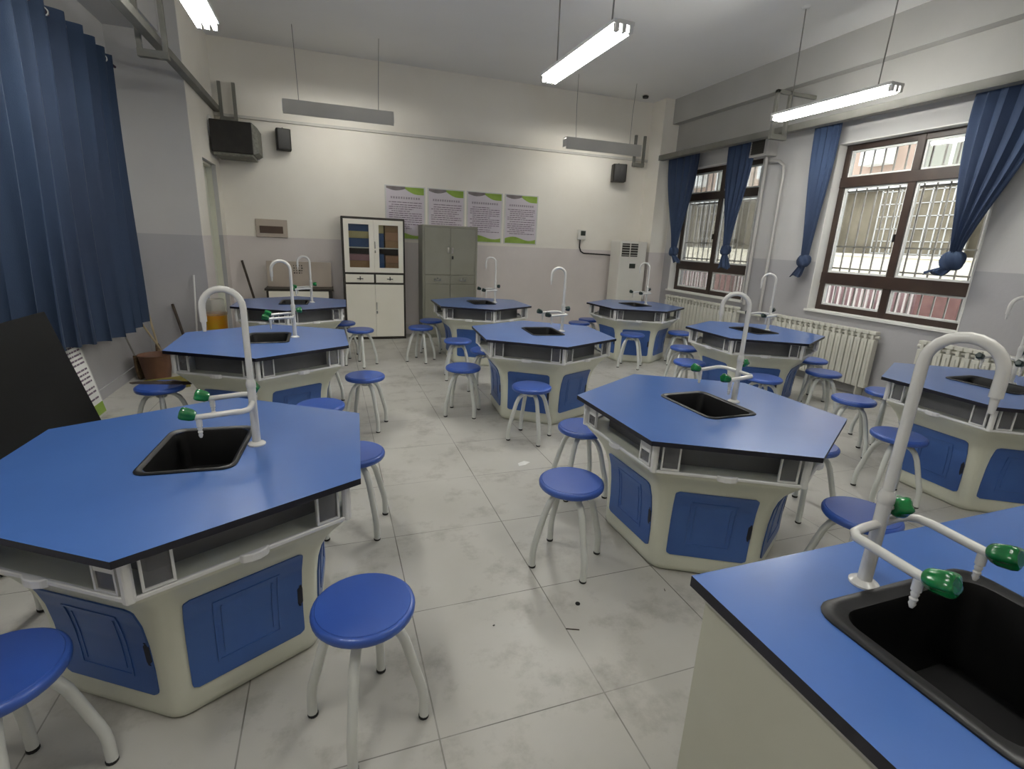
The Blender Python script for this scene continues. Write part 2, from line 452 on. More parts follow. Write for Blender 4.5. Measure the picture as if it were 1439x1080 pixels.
def window(n, y0, y1, z0, z1):
    e = 0.012
    XF = XR + .12
    rv = MB()
    rv.box(XR - .004, XF, y0, y0 + e, z0 + .014, z1); rv.box(XR - .004, XF, y1 - e, y1, z0 + .014, z1)
    rv.box(XR - .004, XF, y0 + e, y1 - e, z1 - e, z1); rv.box(XR - .03, XF, y0 - .02, y1 + .02, z0 - .012, z0 + .014)
    root = tag(rv.build('window_%d' % n, 'reveal'), kind='structure')
    a, c, d, t = y0 + e, y1 - e, z0 + .014, z1 - e
    fw = 0.065
    fr = MB()
    X0, X1 = XF, XF + .07
    frame_yz(fr, a, c, d, t, fw, X0, X1)
    z1r, z2r = 1.28, 2.39
    fr.box(X0 - .01, X1 - .004, a + .002, c - .002, z1r - .07, z1r + .065); fr.box(X0 - .01, X1 - .004, a + .002, c - .002, z2r - .055, z2r + .06)
    my = (a + c) / 2
    fr.box(X0 - .005, X1 - .007, my - .04, my + .04, d + .002, t - .002)
    fr.build('window_frame', 'darkframe', root, bevel=.003, segs=1)
    sh = MB()          # light inner sash lines of the sliding panes
    for (p, q) in ((a + fw, my - .04), (my + .04, c - fw)):
        for (g, h) in ((z1r + .065, z2r - .055), (z2r + .06, t - fw), (d + fw, z1r - .07)):
            w = .022
            frame_yz(sh, p, q, g, h, w, X0 + .02, X0 + .045)
    sh.build('sash', 'winwhite', root)
    hd = MB(); hd.box(X0 - .02, X0, my + .04, my + .055, 1.72, 1.80); hd.build('sash_handle', 'black', root)
    gl = MB(); gl.box(X0 + .03, X0 + .034, a + .02, c - .02, d + .02, t - .02); gl.build('glass_pane', 'glass', root)
    # security grille outside
    gx = XR + .27
    k = 0; y = y0 + .06
    while y < y1 - .02:
        bb = MB(); bb.box(gx, gx + .014, y - .007, y + .007, z0, z1); bb.build('grille_bar', 'bar', root)
        y += .128
    for z in (z0 + .04, 1.40, 1.66, 2.30, z1 - .05):
        bb = MB(); bb.box(gx - .012, gx, y0, y1, z - .009, z + .009); bb.build('grille_rail', 'bar', root)


for i, w in enumerate(WINS): window(i + 1, *w)

b = MB(); b.box(XL + .001, XL + .014, YF, PY, 0, .1); struct(b, 'baseboard_left', 'wallgrey')
b = MB(); b.box(-.9, 5.42, YB - .012, YB, 0, .1); struct(b, 'baseboard_back', 'wall')

# ------------------------------------------------------------------ cable trunking, hangers, pipes
b = MB(); b.box(-1.362, -1.285, YF + .01, 8.41, 3.05, 3.12)
tr = tag(b.build('cable_trunking', 'trunk', bevel=.004), 'grey steel cable trunking hung along the curtained left wall', 'trunking', 'steel cable trunkings')
b = MB(); b.box(5.38, 5.48, YF + .01, 8.03, 2.99, 3.06)
b.box(5.375, 5.485, YF + .01, 8.03, 2.98, 2.99)
tag(b.build('cable_trunking', 'trunk', bevel=.004), 'long grey cable trunking hung above the right-hand windows', 'trunking', 'steel cable trunkings')
b = MB(); b.box(-1.36, 5.40, YB - .05, YB - .012, 3.0, 3.035)
tag(b.build('cable_duct', 'trunkw'), 'thin white cable duct running across the back wall', 'duct')


def hanger(x0, x1, y, z0, z1, label, arm=False):
    b = MB()
    b.box(x0, x0 + .04, y - .02, y + .02, z0, z1); b.box(x1 - .04, x1, y - .02, y + .02, z0, z1)
    b.box(x0, x1, y - .03, y + .03, z0 - .05, z0 + .01)
    if arm: b.box(x0, 5.735, y - .02, y + .02, z1 - .04, z1)
    return tag(b.build('trunking_hanger', 'trunk', bevel=.003), label, 'bracket', 'trunking hangers')


hanger(-1.28, -1.07, 8.35, 2.97, 3.41, 'grey bracket on the back wall above the large black speaker')
hanger(-1.45, -1.22, 5.7, 2.98, 3.94, 'grey hanger holding the trunking beside the lit left lamp')
hanger(5.08, 5.30, 8.35, 2.95, 3.40, 'grey bracket on the back wall at the right end of the grey-shaded lamp')
hanger(5.12, 5.36, 5.35, 2.93, 3.42, 'grey hanger behind the far end of the lit right lamp', True)

# heating pipes and fan between the two windows
def pipe(pts, r, name, mat, label, cat, group=None):
    b = MB(); b.tube(pts, r, 12)
    return tag(b.build(name, mat, smooth=True), label, cat, group)


pipe([(5.71, 5.93, .80), (5.69, 5.93, 2.95)], .024, 'heating_pipe', 'pipegrey', 'pale vertical heating pipe nearest the far window', 'pipe', 'pipes between the windows')
pipe([(5.69, 5.60, .62), (5.69, 5.60, 2.55), (5.69, 5.62, 2.66), (5.69, 5.70, 2.72), (5.69, 5.85, 2.74)], .02, 'heating_pipe', 'pipegrey', 'pale bent heating pipe with an elbow at its top', 'pipe', 'pipes between the windows')
fan = empty('wall_fan_box', (5.66, 5.98, 2.80), 0, 'small white box with dark louvre above the far window', 'vent box')
b = MB(); b.box(-.09, .085, -.16, .16, 0, .24); b.build('housing', 'pipegrey', fan, bevel=.006)
b = MB(); b.box(-.098, -.088, -.10, .12, .03, .21)
for k in range(6): b.box(-.105, -.096, -.10, .12, .04 + k * .03, .048 + k * .03)
b.build('louvre', 'inside', fan)

# ------------------------------------------------------------------ lamps
def lamp(x, y, z, L, W, lit, along, label, ntube=3, group='suspended fluorescent lamps'):
    root = empty('pendant_lamp', (x, y, z), 0 if along == 'y' else PI / 2, label, 'lamp', group)
    h = L / 2
    if lit:
        b = MB(); b.box(-W / 2, W / 2, -h, h, .035, .06); b.build('lamp_body', 'whiteplastic', root, bevel=.003)
        for k in range(ntube):
            xx = (k - (ntube - 1) / 2) * (W / ntube)
            t = MB(); t.tube([(xx, -h + .03, 0), (xx, h - .03, 0)], .0135, 10)
            t.build('fluorescent_tube', 'tube', root, smooth=True)
            for sgn in (-1, 1):
                e = MB(); e.box(xx - .015, xx + .015, sgn * (h - .012) - .018, sgn * (h - .012) + .018, -.014, .036)
                e.build('lamp_holder', 'whiteplastic', root, bevel=.003)
    else:
        b = MB()
        prof = [(-W / 2, -.10), (-W / 2 + .01, .07), (W / 2 - .03, .07), (W / 2, .03), (W / 2 - .012, .03), (W / 2 - .04, .058), (-W / 2 + .02, .058), (-W / 2 + .012, -.10)]
        r0 = [Vector((px, -h, pz)) for px, pz in prof]; r1 = [Vector((px, h, pz)) for px, pz in prof]
        b.loft([r0, r1]); b.build('lamp_shade', 'lampgrey', root)
        b = MB()
        for sgn in (-1, 1): b.box(-W / 2 + .012, W / 2 - .02, sgn * h - .006, sgn * h + .006, -.06, .045)
        b.build('end_cap', 'whiteplastic', root)
        t = MB(); t.tube([(0, -h + .03, 0), (0, h - .03, 0)], .0135, 10); t.build('fluorescent_tube', 'tube_soft', root, smooth=True)
    for sgn in (-1, 1):
        wv = MB(); wv.tube([(0, sgn * h * .72, .055), (.0 if lit else .02, sgn * h * .74, (ZC - z) * .55), (0, sgn * h * .76, ZC - z)], .006 if lit else .0035, 6)
        wv.build('suspension_rod', 'wire', root)
        if lit:
            cp = MB(); cp.lathe([(.035, ZC - z - .02), (.045, ZC - z)], 14, (0, sgn * h * .76, 0)); cp.build('ceiling_cup', 'whiteplastic', root)
    return root


lamp(-.76, 4.16, 2.96, 1.30, .16, True, 'y', 'lit three-tube lamp cut off at the top left, above the left tables')
lamp(1.95, 4.13, 2.95, 1.30, .16, True, 'y', 'lit three-tube lamp hanging above the middle row of tables')
lamp(4.67, 4.18, 2.94, 1.30, .16, True, 'y', 'lit three-tube lamp hanging beside the right-hand window wall')
for xx, nm in ((-.76, 'left'), (1.95, 'middle')):  # out-of-view lamps added to light the near half of the room
    lamp(xx, .55, 2.95, 1.30, .16, True, 'y', 'added unseen lit lamp overhead near the viewer, %s of its row' % nm, ntube=2)
lamp(.22, 7.55, 3.05, 1.34, .15, False, 'x', 'grey-shaded lamp facing the back wall above the cabinets', group='shaded lamps by the back wall')
lamp(4.08, 7.62, 3.02, 1.30, .15, False, 'x', 'grey-shaded lamp facing the back wall above the right speaker', group='shaded lamps by the back wall')
b = MB(); b.lathe([(.045, 0), (.05, .03), (.03, .04)], 16, (5.05, 8.1, ZC - .04))
tag(b.build('ceiling_cap', 'black', smooth=True), 'small dark round fitting on the ceiling near the back right corner', 'fitting')


# ------------------------------------------------------------------ hexagonal table
ZT = .75


def rounded_hex(R, r, z, n=5):
    pts = []
    for k in range(6):
        c = hexpt(R - r / math.cos(R_(30)), k)
        a0 = R_(90 + 60 * k - 30)
        for i in range(n + 1):
            a = a0 + R_(60) * i / n
            pts.append(Vector((c.x + r * math.cos(a), c.y + r * math.sin(a), z)))
    return pts


PROFZ = [(0.0, .455), (.012, .472), (.04, .480), (.10, .478), (.20, .478), (.30, .484), (.38, .496), (.44, .516), (.49, .545), (.53, .580), (.56, .612), (.575, .626), (.588, .630)]


def bodyR(z):
    for (z0, r0), (z1, r1) in zip(PROFZ, PROFZ[1:]):
        if z0 <= z <= z1: return r0 + (r1 - r0) * (z - z0) / (z1 - z0)
    return PROFZ[-1][1]


def face_patch(mb, k, s0, s1, z0, z1, off, thick, ns=2, nz=10, rc=0.0):
    """curved slab on face k following the body profile"""
    ang = R_(60 * k)
    n = Vector((math.cos(ang), math.sin(ang), 0)); t = Vector((-n.y, n.x, 0))
    A = []; B = []
    for i in range(nz + 1):
        z = z0 + (z1 - z0) * i / nz
        d = 0
        e = min(z - z0, z1 - z)
        if rc and e < rc: d = rc - math.sqrt(max(0, rc * rc - (rc - e) ** 2))
        ap = bodyR(z) * math.cos(R_(30))
        for j in range(ns + 1):
            s = (s0 + d) + (s1 - s0 - 2 * d) * j / ns
            A.append(n * (ap + off + thick) + t * s + Vector((0, 0, z)))
            B.append(n * (ap + off) + t * s + Vector((0, 0, z)))
    N1 = len(A); vs = A + B; fs = []
    w = ns + 1
    for i in range(nz):
        for j in range(ns):
            a = i * w + j
            fs.append((a, a + 1, a + w + 1, a + w)); fs.append((N1 + a, N1 + a + w, N1 + a + w + 1, N1 + a + 1))
    for i in range(nz):
        for j in (0, ns):
            a = i * w + j
            fs.append((a, a + w, N1 + a + w, N1 + a))
    for j in range(ns):
        for i in (0, nz):
            a = i * w + j
            fs.append((a, a + 1, N1 + a + 1, N1 + a))
    mb.add(vs, fs)


def rrect(cx, cy, w, h, r, n=5):
    pts = []
    for sx, sy, a0 in ((1, 1, 0), (-1, 1, 90), (-1, -1, 180), (1, -1, 270)):
        for i in range(n + 1):
            a = R_(a0 + 90 * i / n)
            pts.append((cx + sx * (w / 2 - r) + r * math.cos(a), cy + sy * (h / 2 - r) + r * math.sin(a)))
    return pts


def annulus_top(mb, outer, inner_pts, z0, z1, mi=0):
    """solid slab between a convex outer polygon and a rounded-rect hole, via angular matching"""
    n = len(inner_pts)
    cx = sum(p[0] for p in inner_pts) / n; cy = sum(p[1] for p in inner_pts) / n
    outs = []
    for (x, y) in inner_pts:
        d = Vector((x - cx, y - cy)); best = 1e9
        for i in range(len(outer)):
            p = Vector(outer[i]) - Vector((cx, cy)); q = Vector(outer[(i + 1) % len(outer)]) - Vector((cx, cy))
            e = q - p; den = d.x * e.y - d.y * e.x
            if abs(den) < 1e-9: continue
            t = (p.x * e.y - p.y * e.x) / den; u = (p.x * d.y - p.y * d.x) / den
            if t > 0 and -1e-6 <= u <= 1 + 1e-6: best = min(best, t)
        outs.append(Vector((cx, cy)) + d * best)
    # insert the outer corners by angle
    rim = [(math.atan2(o.y - cy, o.x - cx), o, i) for i, o in enumerate(outs)]
    allr = rim + [(math.atan2(p[1] - cy, p[0] - cx), Vector(p), None) for p in outer]
    allr.sort(key=lambda t: t[0])
    vs = []
    for z in (z0, z1):
        vs += [(x, y, z) for x, y in inner_pts] + [(t[1].x, t[1].y, z) for t in allr]
    m_ = len(allr); T = n + m_
    fs = []
    idx = [i for i, t in enumerate(allr) if t[2] is not None]
    for a in range(len(idx)):
        i0 = idx[a]; i1 = idx[(a + 1) % len(idx)]
        p0 = allr[i0][2]; p1 = allr[i1][2]
        chain = [i0]
        j = i0
        while j != i1:
            j = (j + 1) % m_; chain.append(j)
        for zo in (0, T):
            f = [zo + p0] + [zo + n + c for c in chain] + [zo + p1]
            fs.append(tuple(f if zo else f[::-1]))
    mb.add(vs, fs, mi)
    side = []
    for i in range(m_):
        j = (i + 1) % m_
        side.append((n + i, n + j, T + n + j, T + n + i))
    o = len(mb.v) - len(vs)
    for f in side: mb.f.append(tuple(o + x for x in f)); mb.mi.append(1)
    for i in range(n):
        j = (i + 1) % n
        mb.f.append((o + i, o + T + i, o + T + j, o + j)); mb.mi.append(1)


def sink_mesh(cx, cy, w, h, z, depth=.20, rim=.022, r=.045, tilt=0):
    b = MB()
    lv = [(w, h, r, -.004), (w, h, r, .004), (w - .010, h - .010, r, .008), (w - rim, h - rim, r, .008), (w - 2 * rim, h - 2 * rim, r * .85, .001),
          (w - 2 * rim - .01, h - 2 * rim - .01, r * .8, -.02), (w - 2 * rim - .04, h - 2 * rim - .04, r * .7, -depth)]
    rings = []
    for ww, hh, r2, dz in lv:
        rings.append([Vector((x, y, z + dz)) for x, y in rrect(cx, cy, ww, hh, r2)])
    n = len(rings[0])
    vs = [p for rg in rings for p in rg]; fs = []
    for i in range(len(rings) - 1):
        for j in range(n):
            k = (j + 1) % n
            fs.append((i * n + j, i * n + k, (i + 1) * n + k, (i + 1) * n + j))
    fs.append(tuple(range((len(rings) - 1) * n, len(rings) * n)))
    # outer skin of the bowl
    o = len(vs)
    out = [(w - .03, h - .03, r, -.004), (w - .04, h - .04, r, -depth - .012)]
    for ww, hh, r2, dz in out:
        vs += [Vector((x, y, z + dz)) for x, y in rrect(cx, cy, ww, hh, r2)]
    for j in range(n):
        k = (j + 1) % n
        fs.append((o + j, o + n + j, o + n + k, o + k))
        fs.append((j, k, o + k, o + j))
    fs.append(tuple(range(o + n, o + 2 * n))[::-1])
    b.add(vs, fs)
    return b


def knob_mesh(p, d, r=.021, L=.052):
    """ribbed tap knob starting at p, pointing along d"""
    d = Vector(d).normalized(); ref = Vector((0, 0, 1)) if abs(d.z) < .9 else Vector((1, 0, 0))
    a = d.cross(ref).normalized(); c = d.cross(a)
    b = MB(); rings = []
    for t, k in ((0, .62), (.12, .85), (.3, .97), (.75, 1.05), (.93, .98), (1.0, .8)):
        ring = []
        for i in range(30):
            an = 2 * PI * i / 30
            q = r * k * (1 + (.11 * math.cos(an * 5)) * min(1, t * 3))
            ring.append(Vector(p) + d * (L * t) + a * (q * math.cos(an)) + c * (q * math.sin(an)))
        rings.append(ring)
    b.loft(rings)
    return b


def faucet(parent, x, y, z, ang, goose=None, gh=1.33, third=(1, 0), dark=False, knob_mat='green', out=.112, rs=1.0, kr=.021, kl=.05):
    """triple laboratory tap: sink lies along local -x before turning by ang"""
    body = MB()
    body.lathe([(.032 * rs, 0), (.032 * rs, .005), (.026 * rs, .010), (.0155 * rs, .014), (.0150 * rs, .10), (.0145 * rs, .20), (.0160 * rs, .235)], 18)
    f = body.build('faucet', 'faucet', parent, smooth=True, loc=(x, y, z), rot=(0, 0, ang))
    ra = .0105 * rs
    za = .172
    arms = MB()
    for s in (-1, 1):
        pts = [(0, 0, za), (0, s * out * .55, za), (-.005, s * out * .82, za), (-.022, s * out * .97, za), (-.05, s * out * 1.0, za), (-.14, s * out, za - .008), (-.17, s * out, za - .010)]
        arms.tube(pts, ra, 12)
    arms.build('arm', 'faucet', f, smooth=True)
    for s in (-1, 1):
        sp = MB(); sp.lathe([(.0105, 0), (.010, -.028), (.0065, -.030), (.0085, -.036), (.006, -.044), (.0085, -.048), (.006, -.056), (.0075, -.060), (.004, -.070)], 14, (-.158, s * out, za - .016))
        sp.build('spout', 'faucet', f, smooth=True)
        knob_mesh((-.166, s * out, za - .006), (-1, 0, .3), kr, kl).build('tap_knob', knob_mat, f, smooth=True)
    H = gh - z                      # gooseneck crest height above the top
    gr = .066
    ga = goose if goose is not None else PI
    gx, gy = math.cos(ga), math.sin(ga)
    pts = [(0, 0, .23), (0, 0, H - gr)]
    for i in range(1, 13):
        a = PI * i / 12
        q = gr * (1 - math.cos(a)); pts.append((gx * q, gy * q, H - gr + gr * math.sin(a)))
    pts.append((gx * 2 * gr, gy * 2 * gr, H - gr - .05))
    n = MB(); n.tube(pts, .0118 * rs, 12)
    n.lathe([(.0145 * rs, .225), (.0175 * rs, .232), (.0175 * rs, .250), (.013 * rs, .262)], 16)
    n.tube([(gx * 2 * gr, gy * 2 * gr, H - gr - .045), (gx * 2 * gr, gy * 2 * gr, H - gr - .085)], [.009, .006], 10)
    n.build('gooseneck', 'faucet', f, smooth=True)
    tx, ty = third
    st = MB(); st.tube([(0, 0, .215), (tx * .03, ty * .03, .215)], .008, 10); st.build('tap_stem', 'faucet', f, smooth=True)
    knob_mesh((tx * .022, ty * .022, .215), (tx, ty, 0), kr, .042).build('tap_knob', knob_mat, f, smooth=True)
    return f


def make_table():
    root = empty('hexagonal_lab_table', (0, 0, 0))
    SX, SY = .02, .03
    R = .688
    t = MB()
    outer = [(hexpt(R, k).x, hexpt(R, k).y) for k in range(6)]
    annulus_top(t, outer, rrect(SX, SY, .275, .39, .05, 6), ZT - .022, ZT)
    t.build('tabletop', ['top', 'topedge'], root)
    # base
    b = MB()
    rings = [rounded_hex(r, .07 if z < .5 else .055, z) for z, r in PROFZ]
    b.loft(rings)
    base = b.build('base_cabinet', 'cream', root, smooth=True)
    # open tray band: inner box, posts at the corners, rim lip
    inner = MB(); annulus_top(inner, [(hexpt(.50, k).x, hexpt(.50, k).y) for k in range(6)], rrect(SX, SY, .32, .44, .05, 6), .586, ZT - .023)
    inner.build('tray_back', 'graytray', root)
    lip = MB()
    for k in range(6):
        p, q = hexpt(.634, k), hexpt(.634, k - 1)
        mid = (p + q) / 2; n_ = mid.normalized(); t_ = (q - p).normalized()
        Mx = Matrix(((t_.x, n_.x, 0, mid.x), (t_.y, n_.y, 0, mid.y), (0, 0, 1, 0), (0, 0, 0, 1)))
        lip.box(-.314, .314, -.010, .003, .584, .599, M4=Mx)
    lip.build('tray_rim', 'whiteplastic', root, bevel=.003, segs=1)
    for k in range(6):
        c = hexpt(.628, k)
        p = MB()
        poly = [(c.x + .017 * math.cos(R_(90 + 60 * k + a)), c.y + .017 * math.sin(R_(90 + 60 * k + a))) for a in (0, 60, 120, 180, 240, 300)]
        p.prism(poly, .585, ZT - .023); p.build('corner_post', 'whiteplastic', root, bevel=.003, segs=1)
    for k in range(6):
        p, q = hexpt(.634, k), hexpt(.634, k - 1)
        mid = (p + q) / 2; n_ = mid.normalized(); t_ = (q - p).normalized()
        Mx = Matrix(((t_.x, n_.x, 0, mid.x), (t_.y, n_.y, 0, mid.y), (0, 0, 1, 0), (0, 0, 0, 1)))
        for s in (-1, 1):
            x0, x1 = sorted((s * .205, s * .285))
            z0, z1 = .602, ZT - .024
            fm = MB(); w = .007
            frame_xz(fm, x0, x1, z0, z1, w, -.012, 0, M4=Mx)
            fo = fm.build('label_window', 'whiteplastic', root)
            pn = MB(); pn.box(x0 + w, x1 - w, -.008, -.006, z0 + w, z1 - w, M4=Mx); pn.build('clear_pane', 'film', fo)
        tb = MB()
        tb.prism([(-.045, 0), (-.035, .014), (-.012, .022), (.012, .022), (.035, .014), (.045, 0)], .578, .606, M4=Mx)
        tb.build('tray_tab', 'whiteplastic', root, bevel=.003, segs=1)
    for k in range(6):
        d = MB(); face_patch(d, k, -.186, .186, .103, .462, -.002, .008, nz=40, rc=.018)
        dr = d.build('door', 'panel', root, smooth=True)
        em = MB()
        for (s0, s1, z0, z1) in ((-.105, -.097, .165, .405), (.097, .105, .165, .405), (-.105, .105, .163, .171), (-.105, .105, .399, .407),
                                 (-.082, -.077, .19, .38), (.077, .082, .19, .38)):
            face_patch(em, k, s0, s1, z0, z1, .004, .0045, ns=1, nz=4)
        em.build('raised_border', 'panel', dr, smooth=False)
        h = MB(); face_patch(h, k, .168, .1865, .225, .315, .0035, .004, ns=1, nz=6, rc=.014)
        h.build('finger_pull', 'paneldark', dr)
    sink_mesh(SX, SY, .315, .43, ZT, .145).build('sink', 'sink', root, smooth=True)
    return root


def add_faucet(root, ang=0, goose=None, gh=1.33, third=(1, 0), dark=False):
    return faucet(root, .212, .035, ZT, ang, goose, gh, third, dark, 'darkgreen' if dark else 'green')


TABLES = [
    # x, y, rot, label, faucet angle, goose angle, crest height, third knob dir, dark
    (-.517, 2.02, -2.7, 'large blue-topped hexagonal lab table nearest the viewer at left', 2.7, PI * .98, 1.345, (0, 1), False),
    (1.854, 2.062, 1.3, 'blue-topped hexagonal lab table in the middle, just behind the rectangular bench', 0, PI * .76, 1.335, (1, .3), False),
    (4.19, 2.01, -1.6, 'hexagonal lab table cut by the right edge of the photo, front radiator behind it', 0, PI * .8, 1.335, (1, .3), True),
    (-.50, 4.245, 1.2, 'hexagonal lab table second from the front in the left column, by the brooms', 0, PI * 1.0, 1.335, (1, 0), False),
    (1.827, 4.305, -4.7, 'hexagonal lab table at the centre of the room with a stool before its blue door', 3, PI * .98, 1.335, (1, 0), True),
    (4.17, 4.13, -.8, 'hexagonal lab table in front of the long radiator, its top pale with window glare', 0, PI * .8, 1.335, (1, .3), True),
    (-.437, 6.48, -1.5, 'rearmost hexagonal lab table of the left column, before the beige board', 0, PI * 1.0, 1.28, (1, 0), False),
    (1.855, 6.50, 0, 'rearmost hexagonal lab table of the middle column, before the grey cabinet', 0, PI * .9, 1.335, (1, 0), True),
    (4.09, 6.28, 4.0, 'rearmost hexagonal lab table on the right, before the air conditioner', 0, PI * .8, 1.335, (1, .3), True),
]
proto = make_table()
for i, (x, y, rz, lab, fa, ga, gh, th, dk) in enumerate(TABLES):
    if i == 0:
        for_copy = proto
        o = proto; o.location = (x, y, 0); o.rotation_euler = (0, 0, R_(rz))
    else:
        o = copy_tree(proto, (x, y, 0), R_(rz))
    tag(o, lab, 'lab table', 'hexagonal lab tables')
    TABLES[i] = (o,) + TABLES[i]
for (o, x, y, rz, lab, fa, ga, gh, th, dk) in TABLES:
    add_faucet(o, R_(fa), ga, gh, th, dk)
# small printed stickers in label windows of the two nearest tables
def sticker(o, k, s, z0, z1, x0=.212, x1=.278):
    p, q = hexpt(.634, k), hexpt(.634, k - 1)
    mid = (p + q) / 2; n_ = mid.normalized(); t_ = (q - p).normalized()
    Mx = Matrix(((t_.x, n_.x, 0, mid.x), (t_.y, n_.y, 0, mid.y), (0, 0, 1, 0), (0, 0, 0, 1)))
    a, c = sorted((s * x0, s * x1))
    b = MB(); b.box(a, c, -.006, -.003, z0, z1, M4=Mx)
    return b.build('label_card', 'label', o)


sticker(TABLES[0][0], 3, 1, .665, .72); sticker(TABLES[0][0], 3, -1, .665, .72)
sticker(TABLES[1][0], 2, 1, .66, .72); sticker(TABLES[1][0], 2, -1, .66, .72)

# ------------------------------------------------------------------ teacher's bench
bench = empty('demonstration_bench', (.83, .886, 0), 0, 'rectangular blue-topped bench with a large black sink at the lower right', 'lab bench')
BW, BD = 2.5, .78
t = MB()
annulus_top(t, [(0, 0), (0, -BD), (BW, -BD), (BW, 0)], rrect(.475, -.395, .50, .385, .05, 6), ZT - .03, ZT)
t.build('bench_top', ['top', 'topedge'], bench)
b = MB(); b.box(.03, BW - .03, -BD + .03, -.03, .06, ZT - .031); 
b = MB()
b.box(.03, .05, -BD + .03, -.03, 0.0, ZT - .031); b.box(BW - .05, BW - .03, -BD + .03, -.03, 0.0, ZT - .031)
b.box(.05, BW - .05, -.05, -.03, 0.0, ZT - .031); b.box(.05, BW - .05, -BD + .03, -BD + .05, 0.0, ZT - .031)
b.build('bench_carcass', 'pvc', bench)
b = MB(); b.box(.024, .03, -BD + .03, -.03, ZT - .06, ZT - .031); b.build('edge_strip', 'trunkw', bench)
for i in range(3):
    d = MB(); d.box(.9 + i * .52, 1.39 + i * .52, -BD + .012, -BD + .03, .08, ZT - .06); dd = d.build('door', 'panel', bench, bevel=.004)
    h = MB(); h.box(1.30 + i * .52, 1.32 + i * .52, -BD - .005, -BD + .012, .38, .5); h.build('door_handle', 'knobsilver', dd)
sink_mesh(.475, -.395, .555, .44, ZT, .24, .042, .06).build('sink', 'sink', bench, smooth=True)
faucet(bench, .413, -.149, ZT, R_(95), goose=R_(180 + 19), gh=1.395, third=(-.25, -1.0), knob_mat='green', rs=1.06, out=.125, kr=.025, kl=.056)


# ------------------------------------------------------------------ stools
def make_stool():
    root = empty('round_stool', (0, 0, 0))
    b = MB(); b.lathe([(.02, .412), (.140, .412), (.152, .415), (.157, .422), (.1585, .434), (.156, .442), (.150, .4465), (.1455, .4470), (.1435, .4500), (.10, .4510), (.04, .4510), (.001, .4510)], 40)
    b.build('seat', 'seat', root, smooth=True)
    b = MB(); b.lathe([(.0155, .372), (.0155, .405), (.075, .4055), (.075, .415)], 20)
    b.lathe([(.03, .36), (.036, .365), (.036, .385), (.03, .39)], 18)
    b.build('hub', 'legs', root, smooth=True)
    for k in range(4):
        a = PI / 2 * k; c, s = math.cos(a), math.sin(a)
        prof = [(.022, .384), (.055, .384), (.085, .372), (.108, .348), (.127, .308), (.144, .25), (.160, .19), (.173, .145), (.180, .115), (.184, .08), (.185, .008)]
        g = MB(); g.tube([(r * c, r * s, z) for r, z in prof], [.0145] * 2 + [.016] * 9, 12)
        lg = g.build('leg', 'legs', root, smooth=True)
        ft = MB(); ft.lathe([(.0155, 0), (.0172, .002), (.0172, .010), (.0155, .012)], 12, (.184 * c, .184 * s, 0))
        ft.build('rubber_foot', 'rubber', lg, smooth=True)
    return root


STOOLS = [
    (.045, 1.395, -18, 'blue stool standing alone in the foreground at the near left table\'s corner'),
    (-.865, 1.40, 20, 'blue stool cut by the left edge at the bottom of the photo'),
    (.07, 2.60, 30, 'blue stool mostly hidden behind the right tip of the near left table'),
    (-1.37, 2.22, 20, 'stool at the far left, only its pale leg showing left of the near left table'),
    (1.055, 2.005, 2, 'blue stool in the central aisle nearest the table behind the rectangular bench'),
    (1.46, 2.68, 40, 'blue stool tucked under the left corner of the table behind the rectangular bench'),
    (2.70, 2.09, 45, 'stool seen past the right tip of the table behind the rectangular bench'),
    (2.20, 1.385, 30, 'purple-blue stool behind the tall white tap of the rectangular bench'),
    (1.475, 3.61, 2, 'blue stool in the aisle right in front of the centre table\'s door'),
    (1.09, 4.33, 20, 'blue stool left of the centre table, front one of the close pair'),
    (1.50, 5.02, 10, 'blue stool peeking out behind the left tip of the centre table'),
    (1.33, 5.55, 35, 'blue stool behind the close pair, before the rearmost middle table'),
    (1.06, 6.47, 10, 'blue stool before the gap between the white and grey cabinets'),
    (1.30, 7.03, 30, 'stool tucked behind the left tip of the rearmost middle table'),
    (.31, 6.36, 5, 'blue stool before the doors of the white cabinet'),
    (.225, 4.17, 25, 'blue stool right of the second left table, nearest the aisle'),
    (-.12, 4.87, 20, 'stool behind the second left table, only one pale leg showing'),
    (-.11, 3.45, 20, 'blue stool between the two front left tables, half hidden by the blue top'),
    (-1.20, 4.13, 15, 'blue stool beside the leaning poster with a dark cloth on it'),
    (.12, 6.90, 20, 'stool behind the right tip of the rearmost left table'),
    (3.72, 5.70, 5, 'blue stool in front of the door of the rearmost right table'),
    (3.43, 6.68, 20, 'blue stool behind the centre table\'s right tip, nearer of the two by the back wall'),
    (3.74, 6.97, 30, 'small distant stool half behind the rearmost right table\'s left tip'),
    (4.50, 5.74, 15, 'stool right of the rearmost right table, rearmost of three in a line'),
    (3.86, 4.81, 30, 'stool between the two right rear tables, middle of three in a line'),
    (3.42, 4.15, 15, 'stool left of the glare-topped table, front of three in a line'),
    (3.72, 3.47, 30, 'blue stool in front of the glare-topped table, behind the green tap knob'),
    (4.94, 4.02, 30, 'small stool between the glare-topped table and the long radiator'),
    (4.53, 3.53, 10, 'pale-lit stool in front of the long radiator\'s near end'),
    (3.94, 2.76, 0, 'pale-lit stool behind the right tip of the middle front table'),
    (4.46, 2.86, 30, 'stool just behind the left tip of the right-edge table'),
    (3.45, 2.07, 15, 'blue stool against the blue door of the right-edge table'),
]
st = make_stool()
for i, (x, y, a, lab) in enumerate(STOOLS):
    o = st if i == 0 else copy_tree(st, (x, y, 0), R_(a))
    if i == 0: o.location = (x, y, 0); o.rotation_euler = (0, 0, R_(a))
    tag(o, lab, 'stool', 'blue round stools')
    STOOLS[i] = o
